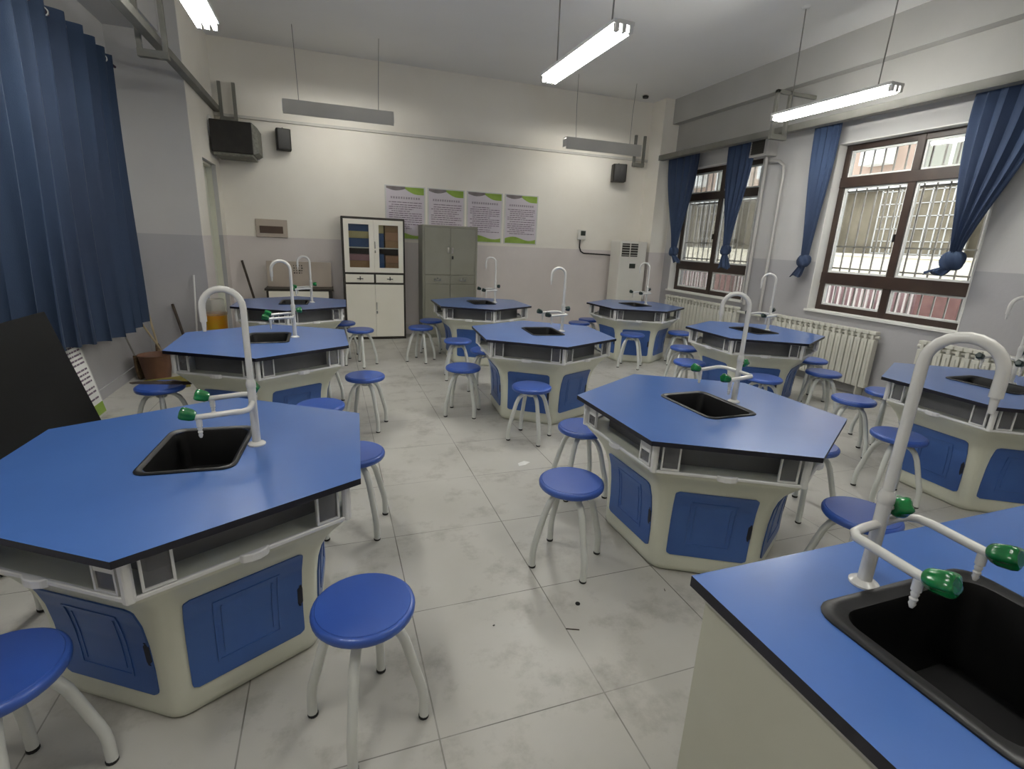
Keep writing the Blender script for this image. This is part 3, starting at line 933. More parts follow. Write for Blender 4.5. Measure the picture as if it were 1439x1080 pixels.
# dark cloth on the stool by the leaning poster
b = MB()
rings = []
for rr_, zz in ((.02, .4545), (.12, .4545), (.17, .4535), (.20, .445)):
    rings.append([Vector((rr_ * math.cos(2 * PI * i / 24) * (1.15 if zz < .45 else 1), rr_ * .22 * math.sin(2 * PI * i / 24) + .05, zz + (.004 * math.sin(i * 1.7)))) for i in range(24)])
b.loft(rings, cap=True)
tag(b.build('cloth', 'darkwood', smooth=True, loc=(-1.20, 4.13, 0.004), rot=(0, 0, R_(-12))), 'dark cloth lying across the stool beside the leaning poster', 'cloth')

# ------------------------------------------------------------------ back wall furniture
def cab_handle(mb, x, y, z, s=1.0):
    mb.box(x - .012 * s, x + .012 * s, y - .014, y, z - .05 * s, z + .05 * s)


# white glazed cabinet
cab = empty('glazed_cabinet', (.18, 8.02, 0), R_(0), 'white steel cabinet with glass upper doors and dark trim against the back wall', 'cabinet')
CW, CD, CH = .90, .38, 1.80
b = MB()
b.box(0, .02, 0, CD, 0, CH); b.box(CW - .02, CW, 0, CD, 0, CH); b.box(0, CW, CD - .01, CD, 0, CH)
b.box(0, CW, 0, CD, CH - .02, CH); b.box(0, CW, 0, CD, 0, .05); b.box(0, CW, .002, CD, .86, .88)
b.build('carcass', ['inside'], cab)
b = MB()
frame_xz(b, 0, CW, 0, CH, .025, -.012, -.0005, .03, .035)
for a in ((.025, CW - .025, .985, 1.01), (.025, CW - .025, .84, .86), (CW / 2 - .012, CW / 2 + .012, .86, .985)):
    b.box(a[0], a[1], -.012, -.0005, a[2], a[3])
b.build('trim_frame', 'cabedge', cab)
b = MB(); b.box(.025, CW - .025, .03, CD - .02, 1.36, 1.375); b.build('shelf', 'cabwhite', cab)
for i, x0 in enumerate((.026, CW / 2 + .001)):
    x1 = x0 + CW / 2 - .027
    b = MB()
    frame_xz(b, x0, x1, 1.013, CH - .032, .07, -.022, -.001)
    d = b.build('glass_door', 'cabwhite', cab)
    g = MB(); g.box(x0 + .055, x1 - .055, -.012, -.009, 1.085, CH - .10); g.build('glass_pane', 'cabglass', d)
    if i == 1:
        h = MB(); h.box(x0 + .004, x0 + .018, -.035, -.02, 1.36, 1.46); h.box(x0 + .004, x0 + .022, -.03, -.02, 1.30, 1.335); h.build('door_handle', 'knobsilver', d)
for i, x0 in enumerate((.029, CW / 2 + .014)):
    b = MB(); b.box(x0, x0 + CW / 2 - .045, -.02, .0, .865, .982); d = b.build('drawer', 'cabwhite', cab, bevel=.003)
    h = MB(); h.box(x0 + .16, x0 + .25, -.032, -.02, .915, .925); h.box(x0 + .2, x0 + .212, -.034, -.02, .90, .955); h.build('drawer_handle', 'black', d)
for i, x0 in enumerate((.028, CW / 2 + .001)):
    b = MB(); b.box(x0, x0 + CW / 2 - .029, -.02, .0, .04, .835); d = b.build('door', 'cabwhite', cab, bevel=.002)
    if i == 1:
        h = MB(); h.box(x0 + .006, x0 + .02, -.034, -.02, .46, .57); h.box(x0 + .006, x0 + .024, -.034, -.02, .40, .44); h.build('door_handle', 'knobsilver', d)
# boxes behind the glass
for (x0, x1, z0, z1, mt, lab) in (
        (.08, .40, 1.377, 1.50, 'bblue', 'blue box lowest on the upper left shelf behind glass'),
        (.10, .38, 1.502, 1.60, 'bcream', 'cream box in the middle of the upper left shelf behind glass'),
        (.08, .40, 1.602, 1.73, 'bblue', 'blue box topmost on the upper left shelf behind glass'),
        (.08, .39, 1.055, 1.18, 'btan', 'tan box lowest on the lower left shelf behind glass'),
        (.08, .39, 1.182, 1.27, 'bpink', 'pink box topmost on the lower left shelf behind glass'),
        (.50, .60, 1.377, 1.58, 'bblue', 'blue upright box on the upper right shelf behind glass'),
        (.50, .60, 1.582, 1.70, 'bcream', 'small beige box on the blue box, upper right shelf behind glass'),
        (.62, .84, 1.377, 1.48, 'btan', 'tan box lowest in the stack on the upper right shelf'),
        (.62, .84, 1.482, 1.60, 'borange', 'orange-tan box in the middle of the upper right stack'),
        (.62, .84, 1.602, 1.72, 'btan', 'tan box topmost in the stack on the upper right shelf'),
        (.50, .60, 1.055, 1.28, 'bblue', 'blue upright box on the lower right shelf behind glass'),
        (.62, .84, 1.055, 1.15, 'btan', 'tan box lowest on the lower right shelf behind glass'),
        (.62, .84, 1.152, 1.26, 'borange', 'orange-tan box topmost on the lower right shelf behind glass')):
    b = MB(); b.box(x0, x1, .05, .30, z0, z1)
    o = b.build('storage_box', mt, bevel=.003, loc=(.18, 8.02, 0)); tag(o, lab, 'box', 'boxes in the glazed cabinet')
for zs in (.882,):
    pass
b = MB(); b.box(.025, CW - .025, .03, CD - .02, 1.04, 1.053); b.build('shelf', 'cabwhite', cab)

# grey cabinet
gc = empty('steel_cabinet', (1.345, 8.02, 0), 0, 'grey-green steel cabinet with closed doors right of the glazed cabinet', 'cabinet')
GW, GH = .87, 1.74
b = MB(); b.box(.001, GW - .001, 0, .38, 0, GH - .001); b.build('carcass', 'cabgray', gc, bevel=.004)
b = MB(); b.box(.03, GW - .03, -.012, -.001, GH - .03, GH); b.box(0, .03, -.012, -.001, 0, GH); b.box(GW - .03, GW, -.012, -.001, 0, GH); b.build('front_frame', 'cabgray', gc, bevel=.003)
for i, x0 in enumerate((.034, GW / 2 + .003)):
    x1 = x0 + GW / 2 - .037
    b = MB(); b.box(x0, x1, -.014, 0, 1.0, GH - .034); d = b.build('door', 'cabgray', gc, bevel=.004)
    h = MB(); hx = x1 - .045 if i == 0 else x0 + .012
    h.box(hx, hx + .032, -.022, -.014, 1.33, 1.42)
    h.build('door_handle', 'knobsilver', d)
    if i == 1:
        h = MB(); h.box(x0 + .02, x0 + .045, -.03, -.014, 1.24, 1.29); h.build('key', 'black', d)
    b = MB(); b.box(x0, x1, -.014, 0, .86, .992); d = b.build('drawer', 'cabgray', gc, bevel=.004)
    h = MB(); xm = (x0 + x1) / 2; h.box(xm - .05, xm + .05, -.026, -.014, .905, .918); h.box(xm - .05, xm - .03, -.026, -.014, .918, .94); h.box(xm + .03, xm + .05, -.026, -.014, .918, .94); h.box(xm - .008, xm + .008, -.028, -.014, .93, .955); h.build('drawer_handle', 'knobsilver', d)
    b = MB(); b.box(x0, x1, -.014, 0, .05, .852); b.build('door', 'cabgray', gc, bevel=.004)

# posters (title and lines too small to read: marks only)
def poster(x0, x1, z0, z1, y, label):
    W, H = x1 - x0, z1 - z0
    root = empty('wall_poster', (x0, y, z0), 0, label, 'poster', 'framed notices on the back wall')
    b = MB(); b.box(0, W, -.006, 0, 0, H); b.build('backing', 'clearpl', root)
    e = .022
    b = MB(); b.box(e, W - e, -.008, -.006, e * .6, H - e * .6); b.build('sheet', 'paper', root)
    poster_print(root, W, H, e)
    return root


def poster_print(root, W, H, e, rnd=None):
    rnd = rnd or random.Random(int(W * 1000 + H * 77 + root.location.x * 100))
    y0, y1 = -.0095, -.008

    def strip(pts_top, pts_bot, mat, name):
        b = MB(); n = len(pts_top)
        vs = [(p[0], y0, p[1]) for p in pts_top] + [(p[0], y0, p[1]) for p in pts_bot] + [(p[0], y1, p[1]) for p in pts_top] + [(p[0], y1, p[1]) for p in pts_bot]
        fs = []
        for i in range(n - 1):
            fs.append((i, i + 1, n + i + 1, n + i)); fs.append((2 * n + i, 3 * n + i, 3 * n + i + 1, 2 * n + i + 1))
            fs.append((i, 2 * n + i, 2 * n + i + 1, i + 1)); fs.append((n + i, n + i + 1, 3 * n + i + 1, 3 * n + i))
        fs.append((0, n, 3 * n, 2 * n)); fs.append((n - 1, 3 * n - 1, 4 * n - 1, 2 * n - 1))
        b.add(vs, fs); b.build(name, mat, root)
    xs = [e + (W - 2 * e) * i / 12 for i in range(13)]
    top = H - e * .6
    strip([(x, top) for x in xs[:7]], [(x, top - .03 - .03 * math.sin(i / 6 * PI)) for i, x in enumerate(xs[:7])], 'postergrey', 'grey_header')
    strip([(x, top - .002) for x in xs[6:]], [(x, top - .03 - .075 * math.sin(PI * .5 * min(1, i / 4))) for i, x in enumerate(xs[6:])], 'postergreen', 'green_header')
    bt = e * .6
    strip([(x, bt + .075 + .03 * math.sin(i * .5)) for i, x in enumerate(xs)], [(x, bt) for x in xs], 'postergreen', 'green_footer')
    b = MB()
    n = 12; cw = (W - 2 * e) * .80 / n
    for i in range(n):                      # title characters: small blocky strokes
        cx = e + (W - 2 * e) * .1 + cw * (i + .5); cz = H - .175
        s = cw * .36
        for k in range(3): b.box(cx - s, cx + s, y0, y1, cz - s + k * s * .85, cz - s + k * s * .85 + s * .35)
        b.box(cx - s * .2, cx + s * .2, y0, y1, cz - s, cz + s)
    b.build('printed_title', 'ink', root)
    b = MB()
    z = H - .245
    while z > .16:
        x = e + .035 + (0 if rnd.random() < .7 else .04); xe = W - e - .03 - (0 if rnd.random() < .6 else rnd.random() * .2)
        while x < xe:
            w = .018 + rnd.random() * .06
            b.box(x, min(x + w, xe), y0, y1, z, z + .010); x += w + .009
        z -= .031 + (.006 if rnd.random() < .25 else 0)
    b.build('printed_text', 'ink', root)


PZ0, PZ1 = 1.51, 2.30
for x0, x1, lab in ((.845, 1.465, 'green-banded notice on the back wall, leftmost of the four'), (1.50, 2.10, 'green-banded notice on the back wall, second from the left'),
                    (2.135, 2.745, 'green-banded notice on the back wall, second from the right'), (2.78, 3.375, 'green-banded notice on the back wall, rightmost of the four')):
    poster(x0, x1, PZ0, PZ1, YB - .001, lab)

# breaker panel
bp_ = empty('breaker_panel', (-.98, YB - .001, 1.46), 0, 'beige breaker panel with a brown window on the back wall', 'electrical panel')
b = MB(); b.box(0, .42, -.03, 0, 0, .25); b.build('cover', 'beigeboard', bp_, bevel=.006)
b = MB(); b.box(.05, .36, -.036, -.03, .055, .155); b.build('breaker_window', 'brownglass', bp_)

# speakers
def speaker(x, y, z, w, d, h, rz, label, tilt=0, front=True):
    root = empty('wall_speaker', (x, y, z), rz, label, 'speaker', 'black wall speakers')
    b = MB()
    poly = [(-w / 2, d / 2), (w / 2, d / 2), (w / 2 * .98, -d / 2 * .7), (w / 2 * .82, -d / 2), (-w / 2 * .82, -d / 2), (-w / 2 * .98, -d / 2 * .7)]
    b.prism(poly, -h / 2, h / 2); b.build('speaker_box', 'spk', root, bevel=.006)
    b = MB(); b.box(-w / 2 * .78, w / 2 * .78, -d / 2 - .006, -d / 2 + .002, -h / 2 * .92, h / 2 * .92); b.build('grille', 'black', root, bevel=.003)
    b = MB(); b.tube([(0, d / 2 - .01, h / 2 + .03), (0, d / 2 - .01, -h / 2 + .1)], .008, 8); b.build('bracket', 'black', root)
    return root


speaker(-.52, 8.31, 2.77, .19, .16, .27, R_(8), 'small black speaker on the back wall, just right of the large one')
speaker(4.80, 8.30, 2.76, .24, .18, .28, R_(-18), 'black speaker on the back wall below the right grey-shaded lamp')
big = empty('stage_speaker', (-1.02, 8.10, 2.68), 0, 'large black speaker box high in the back left corner', 'speaker')
b = MB()
side = [(-.32, .20), (.10, .20), (.25, .12), (.25, -.12), (.10, -.22), (-.32, -.22)]
b.box(-.32, .16, -.25, .28, -.19, .19)
b.build('speaker_box', 'spk', big, bevel=.012)
b = MB()
b.add([(.16, -.25, -.19), (.16, .28, -.19), (.16, .28, .19), (.16, -.25, .19), (.22, -.21, -.16), (.22, .24, -.16), (.22, .24, .14), (.22, -.21, .14)],
      [(0, 1, 5, 4), (1, 2, 6, 5), (2, 3, 7, 6), (3, 0, 4, 7), (4, 5, 6, 7), (0, 3, 2, 1)])
b.build('front_grille', 'spkgrille', big)
b = MB(); b.box(-.30, .15, -.245, .27, -.225, -.192); b.build('mounting_shelf', 'spkgrille', big)
b = MB(); b.box(-.05, -.02, .27, .325, -.2, .15); b.build('bracket', 'trunk', big)

# wall clock, seen edge-on on the side of the block
ck = empty('wall_clock', (PX + .001, 8.03, 2.81), 0, 'round clock seen edge-on beside the large black speaker', 'clock')
Mr = Matrix.Rotation(PI / 2, 4, 'Y')
b = MB(); b.lathe([(.13, 0), (.135, .012), (.125, .03), (.11, .024), (.001, .022)], 30, M4=Mr); b.build('clock_case', 'whiteplastic', ck, smooth=True)
b = MB(); b.box(.0225, .025, -.004, .004, 0, .08); b.box(.0225, .025, 0, .055, -.004, .004); b.build('clock_hands', 'black', ck)

# air conditioner
ac = empty('air_conditioner', (5.05, 8.15, 0), 0, 'tall white floor-standing air conditioner in the back right corner', 'air conditioner')
b = MB(); b.box(-.27, .27, -.17, .17, 0.0, 1.64); b.build('cabinet', 'acwhite', ac, bevel=.018)
b = MB(); b.box(-.235, .08, -.178, -.168, 1.38, 1.60); lv = b.build('air_outlet', 'inside', ac)
b = MB()
for k in range(5):
    b.box(-.235, .08, -.186, -.176, 1.40 + k * .042, 1.408 + k * .042)
b.box(-.085, -.07, -.186, -.176, 1.38, 1.60)
b.build('louvre', 'acwhite', lv)
b = MB(); b.box(-.22, .22, -.176, -.168, .12, .70)
for k in range(16): b.box(-.20, .20, -.182, -.175, .16 + k * .032, .17 + k * .032)
b.build('intake_panel', 'acwhite', ac)
b = MB(); b.box(-.06, .06, -.176, -.168, 1.18, 1.26); b.build('control_panel', 'screen', ac)
ctl = empty('socket_controller', (4.225, YB - .001, 1.63), 0, 'small white controller box on the back wall left of the air conditioner', 'controller')
b = MB(); b.box(-.075, .075, -.05, 0, 0, .17); b.build('controller_body', 'acwhite', ctl, bevel=.005)
b = MB(); b.box(-.03, .06, -.055, -.049, .07, .15); b.build('display', 'screen', ctl)
pipe([(4.20, 8.40, 1.63), (4.20, 8.40, 1.50), (4.23, 8.40, 1.43), (4.29, 8.40, 1.40), (4.70, 8.40, 1.39), (4.92, 8.40, 1.38), (4.98, 8.38, 1.33), (4.99, 8.33, 1.26)], .011, 'power_cable', 'black', 'black cable from the controller to the air conditioner', 'cable')

# low unit with beige board at the back left
lu = empty('low_cabinet', (-.87, 7.98, 0), 0, 'low white-fronted cabinet with dark edge behind the rearmost left table', 'cabinet')
b = MB(); b.box(0, .88, 0, .40, 0, .735); b.build('carcass', 'cabedge', lu, bevel=.004)
b = MB(); b.box(.03, .83, -.012, 0, .04, .728); b.build('door', 'cabwhite', lu, bevel=.003)
b = MB(); b.box(-.02, .90, -.02, .41, .736, .765); b.build('cabinet_top', 'cabedge', lu, bevel=.003)
bd = empty('back_board', (-.87, 8.25, .766), 0, 'beige panel with small marks standing on the low cabinet', 'board')
b = MB(); b.box(0, .88, 0, .03, 0, .365); b.build('panel', 'beigeboard', bd, bevel=.004)
b = MB(); rnd = random.Random(3)
for r_ in range(4):
    for k in range(4):
        b.box(.36 + k * .035, .36 + k * .035 + .02 * rnd.random() + .006, -.003, 0, .30 - r_ * .035, .315 - r_ * .035)
b.build('marks', 'black', bd)
b = MB(); b.tube([(-1.20, 8.40, 1.12), (-.93, 8.12, .02)], .016, 8)
tag(b.build('wooden_stick', 'darkwood', smooth=True), 'dark stick leaning in the corner left of the low cabinet', 'stick')

# ------------------------------------------------------------------ left side: board, poster, brooms
# large black board leaning on the left wall
bb = empty('black_display_board', (-1.97, 3.93, 0), 0, 'large black board leaning at the left edge under the curtain', 'board')
b = MB()
foot = Vector((.50, .0, 0)); topv = Vector((.245, 0.0, 1.0))
L_ = 1.35
def board_pts(off):
    up = (topv - foot); n = Vector((up.z, 0, -up.x)).normalized() * off
    return [foot + n, topv + n, topv + n + Vector((0, -L_, 0)), foot + n + Vector((0, -L_, 0))]
a = board_pts(0); c = board_pts(.035)
b.add(a + c, [(0, 1, 2, 3), (7, 6, 5, 4), (0, 4, 5, 1), (1, 5, 6, 2), (2, 6, 7, 3), (3, 7, 4, 0)])
b.build('panel', 'matteblack', bb, bevel=.006)
# leaning poster
lp = empty('leaning_poster', (-1.86, 4.98, .004), 0, 'white poster with green foot leaning on the left wall below the curtain', 'poster')
Wp, Hp = .60, .90
root2 = bpy.data.objects.new('poster_pivot', None)
ax = Matrix.Translation((0, 0, 0)) @ Matrix.Rotation(R_(-10), 4, 'Y')
def lp_box(mb, y0, y1, z0, z1, o0, o1):
    mb.box(o0, o1, -y1, -y0, z0, z1, M4=ax)
b = MB(); lp_box(b, 0, Wp, 0, Hp, -.006, .006); b.build('backing', 'clearpl', lp)
b = MB(); lp_box(b, .02, Wp - .02, .02, Hp - .02, .006, .008); b.build('sheet', 'label', lp)
b = MB(); lp_box(b, .02, Wp - .02, .02, .11, .008, .0095); b.build('green_footer', 'postergreen', lp)
b = MB(); rnd = random.Random(5); z = .15
while z < Hp - .06:
    y = .05
    while y < Wp - .06:
        w = .02 + rnd.random() * .07; lp_box(b, y, min(y + w, Wp - .05), z, z + .014, .008, .0095); y += w + .01
    z += .035 + (0.02 if rnd.random() < .3 else 0)
b.build('printed_text', 'ink', lp)
bpy.data.objects.remove(root2)


def stick_tool(p0, p1, r, mat, head, label, name='broom', hm='straw'):
    root = empty(name, p0, 0, label, 'broom', 'cleaning tools in the left corner')
    d = Vector(p1) - Vector(p0)
    b = MB(); b.tube([(0, 0, .02) if head else (0, 0, 0), tuple(d)], r, 8); b.build('handle', mat, root, smooth=True)
    if head == 'straw':
        h = MB(); rings = []
        rnd = random.Random(int(abs(p0[0] * 1000)))
        for t, w, dd in ((0, .15, .035), (.06, .14, .035), (.15, .10, .03), (.24, .03, .022), (.27, .015, .015)):
            c = d.normalized() * t
            rings.append([Vector((c.x + dd * math.cos(2 * PI * i / 16), c.y + w * math.sin(2 * PI * i / 16) * (1 + .12 * math.sin(i * 5)), .005 + c.z)) for i in range(16)])
        h.loft(rings); h.build('broom_head', hm, root, smooth=True)
    elif head == 'pan':
        h = MB(); h.box(-.13, .13, -.15, .10, 0, .02); h.box(-.13, -.12, -.15, .1, .02, .1); h.box(.12, .13, -.15, .1, .02, .1); h.box(-.13, .13, .09, .1, .02, .14)
        h.build('dustpan', hm, root, bevel=.003)
    return root


stick_tool((-1.86, 6.62, 0), (-2.0, 6.80, .74), .011, 'wood', 'straw', 'broom with a dark-gripped pole leaning in the left corner')
stick_tool((-1.72, 6.50, 0), (-1.99, 6.45, .60), .010, 'wood', None, 'pale pole crossing the brooms in the left corner', 'pole')
stick_tool((-1.93, 6.20, 0), (-1.99, 5.92, .64), .009, 'metal', 'straw', 'broom with a thin silver pole just below the curtain\'s end')
stick_tool((-1.50, 6.42, 0), (-1.75, 6.87, .68), .016, 'darkwood', 'pan', 'long-handled dustpan with a dark handle in the left corner', 'dustpan_tool', 'brown')
stick_tool((-1.52, 6.70, 0), (-1.50, 6.87, 1.02), .010, 'whiteplastic', 'straw', 'tall white-handled mop standing against the grey wall', 'mop', 'ink')
# basket / scoop heap
bk = empty('waste_basket', (-1.76, 6.05, 0), 0, 'brown basket on the floor below the brooms', 'basket')
b = MB(); b.lathe([(.11, 0), (.15, .26), (.158, .27), (.148, .27), (.14, .25), (.10, .012)], 20); b.build('basket_body', 'brown', bk, smooth=True)
b = MB(); b.box(-.19, .16, -.17, .15, 0, .05); tag(b.build('scoop', 'olive', bevel=.01, loc=(-1.60, 5.78, 0), rot=(0, 0, .4)), 'olive flat scoop on the floor in front of the brown basket', 'scoop')
# yellow bin behind the second left table
yb = empty('yellow_bin', (-1.30, 6.72, 0), 0, 'yellow-orange bin with a clear liner behind the left tables', 'bin')
b = MB(); b.lathe([(.105, 0), (.127, .60), (.132, .605), (.12, .605), (.10, .01)], 22); b.build('bin_body', 'yellow', yb, smooth=True)
b = MB(); b.lathe([(.131, .58), (.135, .62), (.118, .72), (.108, .76), (.10, .76), (.108, .72), (.12, .58)], 22, cap=False); b.build('bin_liner', 'liner', yb, smooth=True)


# ------------------------------------------------------------------ curtains
def pleated(name, x, y0, y1, z0, z1, amp, pitch, mat, label):
    root = empty(name, (x, y0, 0), 0, label, 'curtain', 'navy curtain on the left')
    n = int((y1 - y0) / pitch * 14)
    nz = 26
    b = MB()
    vs = []; fs = []
    for s in (0, 1):
        for i in range(nz + 1):
            z = z0 + (z1 - z0) * i / nz
            t = 1 - i / nz
            for j in range(n + 1):
                u = j / n
                y = u * (y1 - y0)
                ph = 2 * PI * y / pitch
                a = amp * (1 + .25 * math.sin(u * 17 + 1)) * (1 - .2 * t)
                xx = a * math.sin(ph + .5 * t * math.sin(u * 9)) + .03 * t * math.sin(u * 5 + t * 3)
                yy = y + .025 * math.sin(ph * 2 + 1) * t + .10 * t * (u - .5) * (1 - u) - (.18 * t * u)
                dz = (.05 * math.sin(u * 6) - .05 * u) * t * t
                vs.append((xx + (.004 if s else 0), yy, z + dz))
    W = n + 1; T = W * (nz + 1)
    for i in range(nz):
        for j in range(n):
            a = i * W + j
            fs.append((a, a + 1, a + W + 1, a + W)); fs.append((T + a, T + a + W, T + a + W + 1, T + a + 1))
    for i in range(nz):
        for j in (0, n):
            a = i * W + j; fs.append((a, a + W, T + a + W, T + a))
    for j in range(n):
        for i in (0, nz):
            a = i * W + j; fs.append((a, a + 1, T + a + 1, T + a))
    b.add(vs, fs); b.build('curtain_cloth', mat, root, smooth=True)
    # heading tape and eyelets
    k = 0; y = pitch * .25
    Mr = Matrix.Rotation(PI / 2, 4, 'X')
    while y < (y1 - y0):
        e = MB()
        seg = 20; rings = []
        R0, r0 = .026, .007
        for i in range(seg + 1):
            a = 2 * PI * i / seg
            rings.append([Vector(((R0 + r0 * math.cos(2 * PI * q / 6)) * math.cos(a), r0 * .7 * math.sin(2 * PI * q / 6), (R0 + r0 * math.cos(2 * PI * q / 6)) * math.sin(a))) for q in range(6)])
        e.loft(rings, cap=False)
        e.build('eyelet', 'knobsilver', root, smooth=True, loc=(0, y, z1 - .055), rot=(0, 0, R_(30)))
        y += pitch / 2
    return root


lc = pleated('curtain', -1.86, 3.05, 6.32, .66, 3.06, .075, .27, 'navy', 'long navy curtain with metal eyelets along the left wall')
b = MB(); b.tube([(-1.86, 2.9, 3.005), (-1.86, 6.5, 3.005)], .012, 10)
tag(b.build('curtain_rod', 'purple', smooth=True), 'dark rod carrying the long navy curtain on the left', 'curtain rod')


def knotted(name, x, top, knot, tail, mat, label, zt=3.05, kr=.085):
    """top=(y0,y1), knot=(y,z,w), tail=(y,z,w)"""
    ky, kz = knot
    root = empty(name, (x, 0, 0), 0, label, 'curtain', 'knotted curtains at the right windows')
    b = MB(); nseg = 64; rings = []
    nz = 22
    tc, tw = (top[0] + top[1]) / 2, abs(top[1] - top[0]) / 2
    for i in range(nz + 1):
        t = i / nz
        z = zt + (kz + .06 - zt) * t
        e = t ** 1.25
        e2 = .5 - .5 * math.cos(PI * min(1, e))
        yc = tc + (ky - tc) * (t ** .8 * .55 + .45 * e2)
        w = tw + (.035 - tw) * (t ** 1.6 * .6 + .4 * e2)
        d = .055 - .015 * t
        ring = []
        for j in range(nseg):
            a = 2 * PI * j / nseg
            pl = 1 + .20 * math.cos(a * 13 + 1.5 * t)
            ring.append(Vector((d * math.sin(a) * pl * (1 + .3 * math.cos(a * 13)), yc + w * math.cos(a) * (1 + .03 * math.cos(a * 13)), z)))
        rings.append(ring)
    b.loft(rings); b.build('curtain_cloth', mat, root, smooth=True)
    k = MB(); rings = []
    for i in range(13):
        t = i / 12; ph = PI * t
        rr_ = max(.02, kr * (math.sin(ph) ** .6))
        z = kz + kr * .95 * math.cos(ph)
        rings.append([Vector((rr_ * .8 * math.sin(2 * PI * j / 36) * (1 + .16 * math.sin(5 * 2 * PI * j / 36 + 6 * t)), ky + rr_ * math.cos(2 * PI * j / 36) * (1 + .16 * math.sin(5 * 2 * PI * j / 36 + 6 * t)), z)) for j in range(36)])
    k.loft(rings); k.build('knot', mat, root, smooth=True)
    ty, tz, tw2 = tail
    q = MB(); rings = []
    for i in range(8):
        t = i / 7
        z = kz - .04 + (tz - kz + .04) * t; yc = ky + (ty - ky) * t; w = .035 + (tw2 - .035) * t
        rings.append([Vector(((.03 + .02 * t) * math.sin(2 * PI * j / 40) * (1 + .25 * math.cos(14 * PI * j / 40)), yc + w * math.cos(2 * PI * j / 40) * (1 + .12 * math.sin(14 * PI * j / 40)), z + .02 * t * math.sin(3 * 2 * PI * j / 40))) for j in range(40)])
    q.loft(rings); q.build('tail', mat, root, smooth=True)
    return root


XC = 5.60
knotted('curtain', XC, (7.25, 8.02), (7.60, 1.50), (7.47, 1.33, .06), 'bluecloth', 'knotted blue curtain at the far end of the far window')
knotted('curtain', XC, (6.08, 6.58), (6.35, 1.56), (6.33, 1.30, .11), 'bluecloth', 'knotted blue curtain hanging over the middle of the far window', kr=.08)
knotted('curtain', XC, (4.80, 5.13), (4.95, 1.47), (5.03, 1.28, .07), 'bluecloth', 'slim knotted blue curtain at the left side of the near window', kr=.08)
knotted('curtain', XC, (2.82, 3.46), (3.30, 1.55), (3.43, 1.42, .10), 'bluecloth', 'knotted blue curtain at the right side of the near window, largest of the four', kr=.095)
b = MB(); b.tube([(XC, 2.6, 3.075), (XC, 8.03, 3.075)], .012, 10)
tag(b.build('curtain_rod', 'trunk', smooth=True), 'grey rod carrying the knotted blue curtains above the windows', 'curtain rod')


# ------------------------------------------------------------------ radiators
def radiator(y0, y1, label, z0=.12, z1=.76):
    root = empty('radiator', (5.66, y0, 0), 0, label, 'radiator', 'white column radiators under the windows')
    n = max(2, int((y1 - y0) / .078)); p = (y1 - y0) / n
    for i in range(n):
        y = p * (i + .5)
        b = MB()
        b.box(-.045, .03, -p * .42, p * .42, z0, z1 - .09)
        b.box(-.052, -.045, -p * .12, p * .12, z0 + .03, z1 - .12)
        b.box(-.04, .03, -p * .2, p * .2, z1 - .09, z1 - .035)
        b.box(-.045, .03, -p * .46, p * .46, z1 - .035, z1)
        b.build('radiator_fin', 'radiator', root, bevel=.006, segs=1, loc=(0, y, 0))
    b = MB(); b.tube([(0, 0, z0 + .03), (0, y1 - y0, z0 + .03)], .02, 10); b.tube([(0, -.02, z1 - .06), (0, y1 - y0 + .02, z1 - .06)], .018, 10); b.build('header_pipe', 'radiator', root, smooth=True)
    b = MB()
    for yy in (.1, y1 - y0 - .1):
        b = MB(); b.box(-.03, .08, yy - .01, yy + .01, 0, z0 + .02); b.build('support', 'radiator', root)
    return root


radiator(5.95, 7.70, 'white radiator under the far window beside the air conditioner')
radiator(3.86, 5.28, 'long white radiator under the near window')
radiator(1.9, 3.42, 'white radiator at the right edge behind the front right table')
pipe([(5.62, 5.30, .70), (5.62, 5.93, .70)], .018, 'radiator_pipe', 'radiator', 'white pipe joining the two rear radiators at the top', 'pipe', 'pipes between the windows')

# ------------------------------------------------------------------ floor litter
def bit(mb, name, mat, label, loc, rz=0):
    return tag(mb.build(name, mat, loc=loc, rot=(0, 0, rz)), label, 'litter', 'bits lying on the floor')


b = MB(); b.lathe([(.005, .001), (.011, .001), (.011, .004), (.005, .004)], 16); bit(b, 'washer', 'black', 'tiny dark washer on the floor left of the rectangular bench', (.97, 1.69, 0))
b = MB(); b.box(-.028, .028, -.002, .002, 0.0005, .003); bit(b, 'twig', 'darkwood', 'thin dark splinter on the floor below the washer', (.88, 1.555, 0), -.4)
b = MB(); b.box(-.004, .004, -.002, .002, 0.0005, .003); bit(b, 'crumb', 'black', 'dark speck on the tile in the middle of the aisle', (.57, 1.67, 0), .3)
b = MB(); b.add([(-.05, -.02, .001), (.0, -.03, .002), (.06, -.01, .001), (.03, .025, .004), (-.03, .02, .002), (0, 0, .012)], [(0, 1, 5), (1, 2, 5), (2, 3, 5), (3, 4, 5), (4, 0, 5), (4, 3, 2, 1, 0)])
bit(b, 'paper_scrap', 'label', 'crumpled white scrap on the floor between the centre stool and the front stool', (1.25, 3.15, 0), .3)
b = MB(); b.box(-.008, .008, -.0015, .0015, 0.0005, .003); bit(b, 'crumb', 'darkwood', 'dark sliver on the floor near the bench corner', (1.41, 1.66, 0), 1.2)

# ------------------------------------------------------------------ outside
b = MB(); b.box(XW + .01, 40, -12, 40, -.62, -.5); struct(b, 'ground', 'ground')
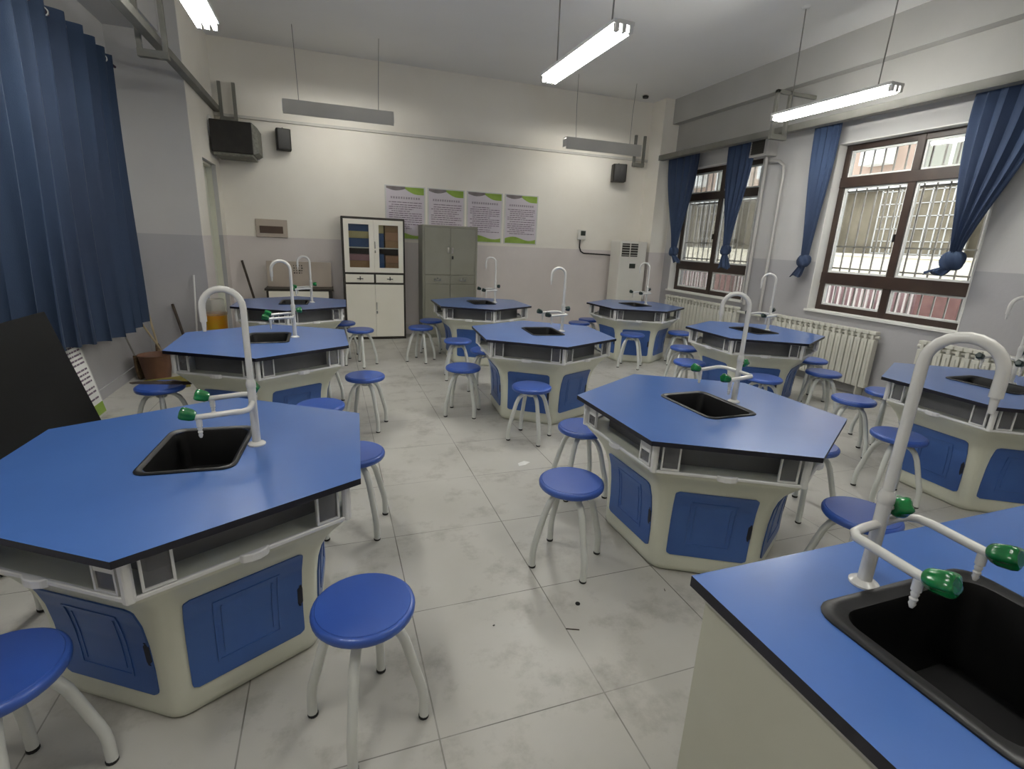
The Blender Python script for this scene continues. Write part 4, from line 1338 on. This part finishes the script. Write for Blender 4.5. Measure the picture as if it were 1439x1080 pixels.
# cream boundary wall
b = MB(); b.box(12, 12.3, -3, 26, -.5, 1.56); b.box(11.97, 12.33, -3, 26, 1.56, 1.62)
tag(b.build('boundary_wall', 'cream_wall'), 'bright cream wall across the yard outside the windows', 'wall')
fw = empty('yard_fence', (9.6, -1, -.5), 0, 'pale picket fence on a pink stone base in the yard outside', 'fence')
b = MB(); b.box(.25, .45, 0, 17, 0, 1.55); b.build('stone_base', 'pink', fw)
b = MB(); b.box(-.02, .02, 0, 17, 1.50, 1.54); b.box(-.02, .02, 0, 17, .35, .39); b.build('fence_rail', 'fence', fw)
y = 5.5
for k in range(96):
    b = MB() if k == 0 else None
    if k == 0:
        b.box(-.014, .014, -.018, .018, 0, 1.64); pk = b.build('picket', 'fence', fw, loc=(0, 5.4, 0))
    else:
        d = pk.copy(); C.objects.link(d); d.location = (0, 5.4 + k * .115, 0)
b = MB(); b.box(-.1, .5, 6.35, 7.0, 0, 1.7); b.build('brick_pier', 'redbrick', fw)
b = MB(); b.box(-.1, .5, 11.4, 12.1, 0, 1.7); b.build('brick_pier', 'redbrick', fw)
bl = empty('apartment_building', (14, -4, -.5), 0, 'beige apartment building behind the cream wall outside', 'building')
b = MB(); b.box(0, 6, 0, 30, 0, 9); b.build('facade', 'facade', bl)
b = MB(); b.box(-.12, 0, 0, 30, 0, 3.74); b.build('lower_wall', 'facadegrey', bl)
b = MB(); b.box(-.5, 0, 0, 30, 3.75, 3.95); b.box(-.3, 0, 0, 30, 6.6, 6.8); b.build('floor_slab', 'winwhite', bl)
for k in range(8):
    y0 = 1.0 + k * 3.6
    b = MB(); b.box(-.45, -.40, y0, y0 + 2.2, 2.1, 3.7)
    g = b.build('balcony_screen', 'facadegrey', bl)
    b = MB()
    for q in range(10): b.box(-.47, -.45, y0 + q * .24, y0 + q * .24 + .03, 2.1, 3.7)
    for q in range(6): b.box(-.47, -.45, y0, y0 + 2.2, 2.15 + q * .3, 2.17 + q * .3)
    b.build('lattice', 'pipegrey', g)
    b = MB()
    for a in ((y0 + .2, y0 + .26), (y0 + 1.0, y0 + 1.06), (y0 + 1.8, y0 + 1.86)): b.box(-.06, 0, a[0], a[1], 4.1, 5.6)
    b.box(-.055, 0, y0 + .2, y0 + 1.86, 4.1, 4.16); b.box(-.055, 0, y0 + .2, y0 + 1.86, 5.54, 5.6)
    wf = b.build('window', 'winwhite', bl)
    b = MB(); b.box(-.02, -.005, y0 + .26, y0 + 1.8, 4.16, 5.54); b.build('pane', 'cabgray', wf)
    b = MB()
    for a in ((y0 + 2.4, y0 + 2.46), (y0 + 3.1, y0 + 3.16)): b.box(-.06, 0, a[0], a[1], 2.2, 3.6)
    b.box(-.06, 0, y0 + 2.4, y0 + 3.16, 2.2, 2.26); b.box(-.06, 0, y0 + 2.4, y0 + 3.16, 3.54, 3.6)
    wf = b.build('window', 'winwhite', bl)
    b = MB(); b.box(-.02, -.005, y0 + 2.46, y0 + 3.1, 2.26, 3.54); b.build('pane', 'cabgray', wf)
    b = MB(); b.box(-.4, 0, y0 + 2.4, y0 + 3.1, 4.4, 4.95); b.build('air_conditioner_unit', 'winwhite', bl, bevel=.02)
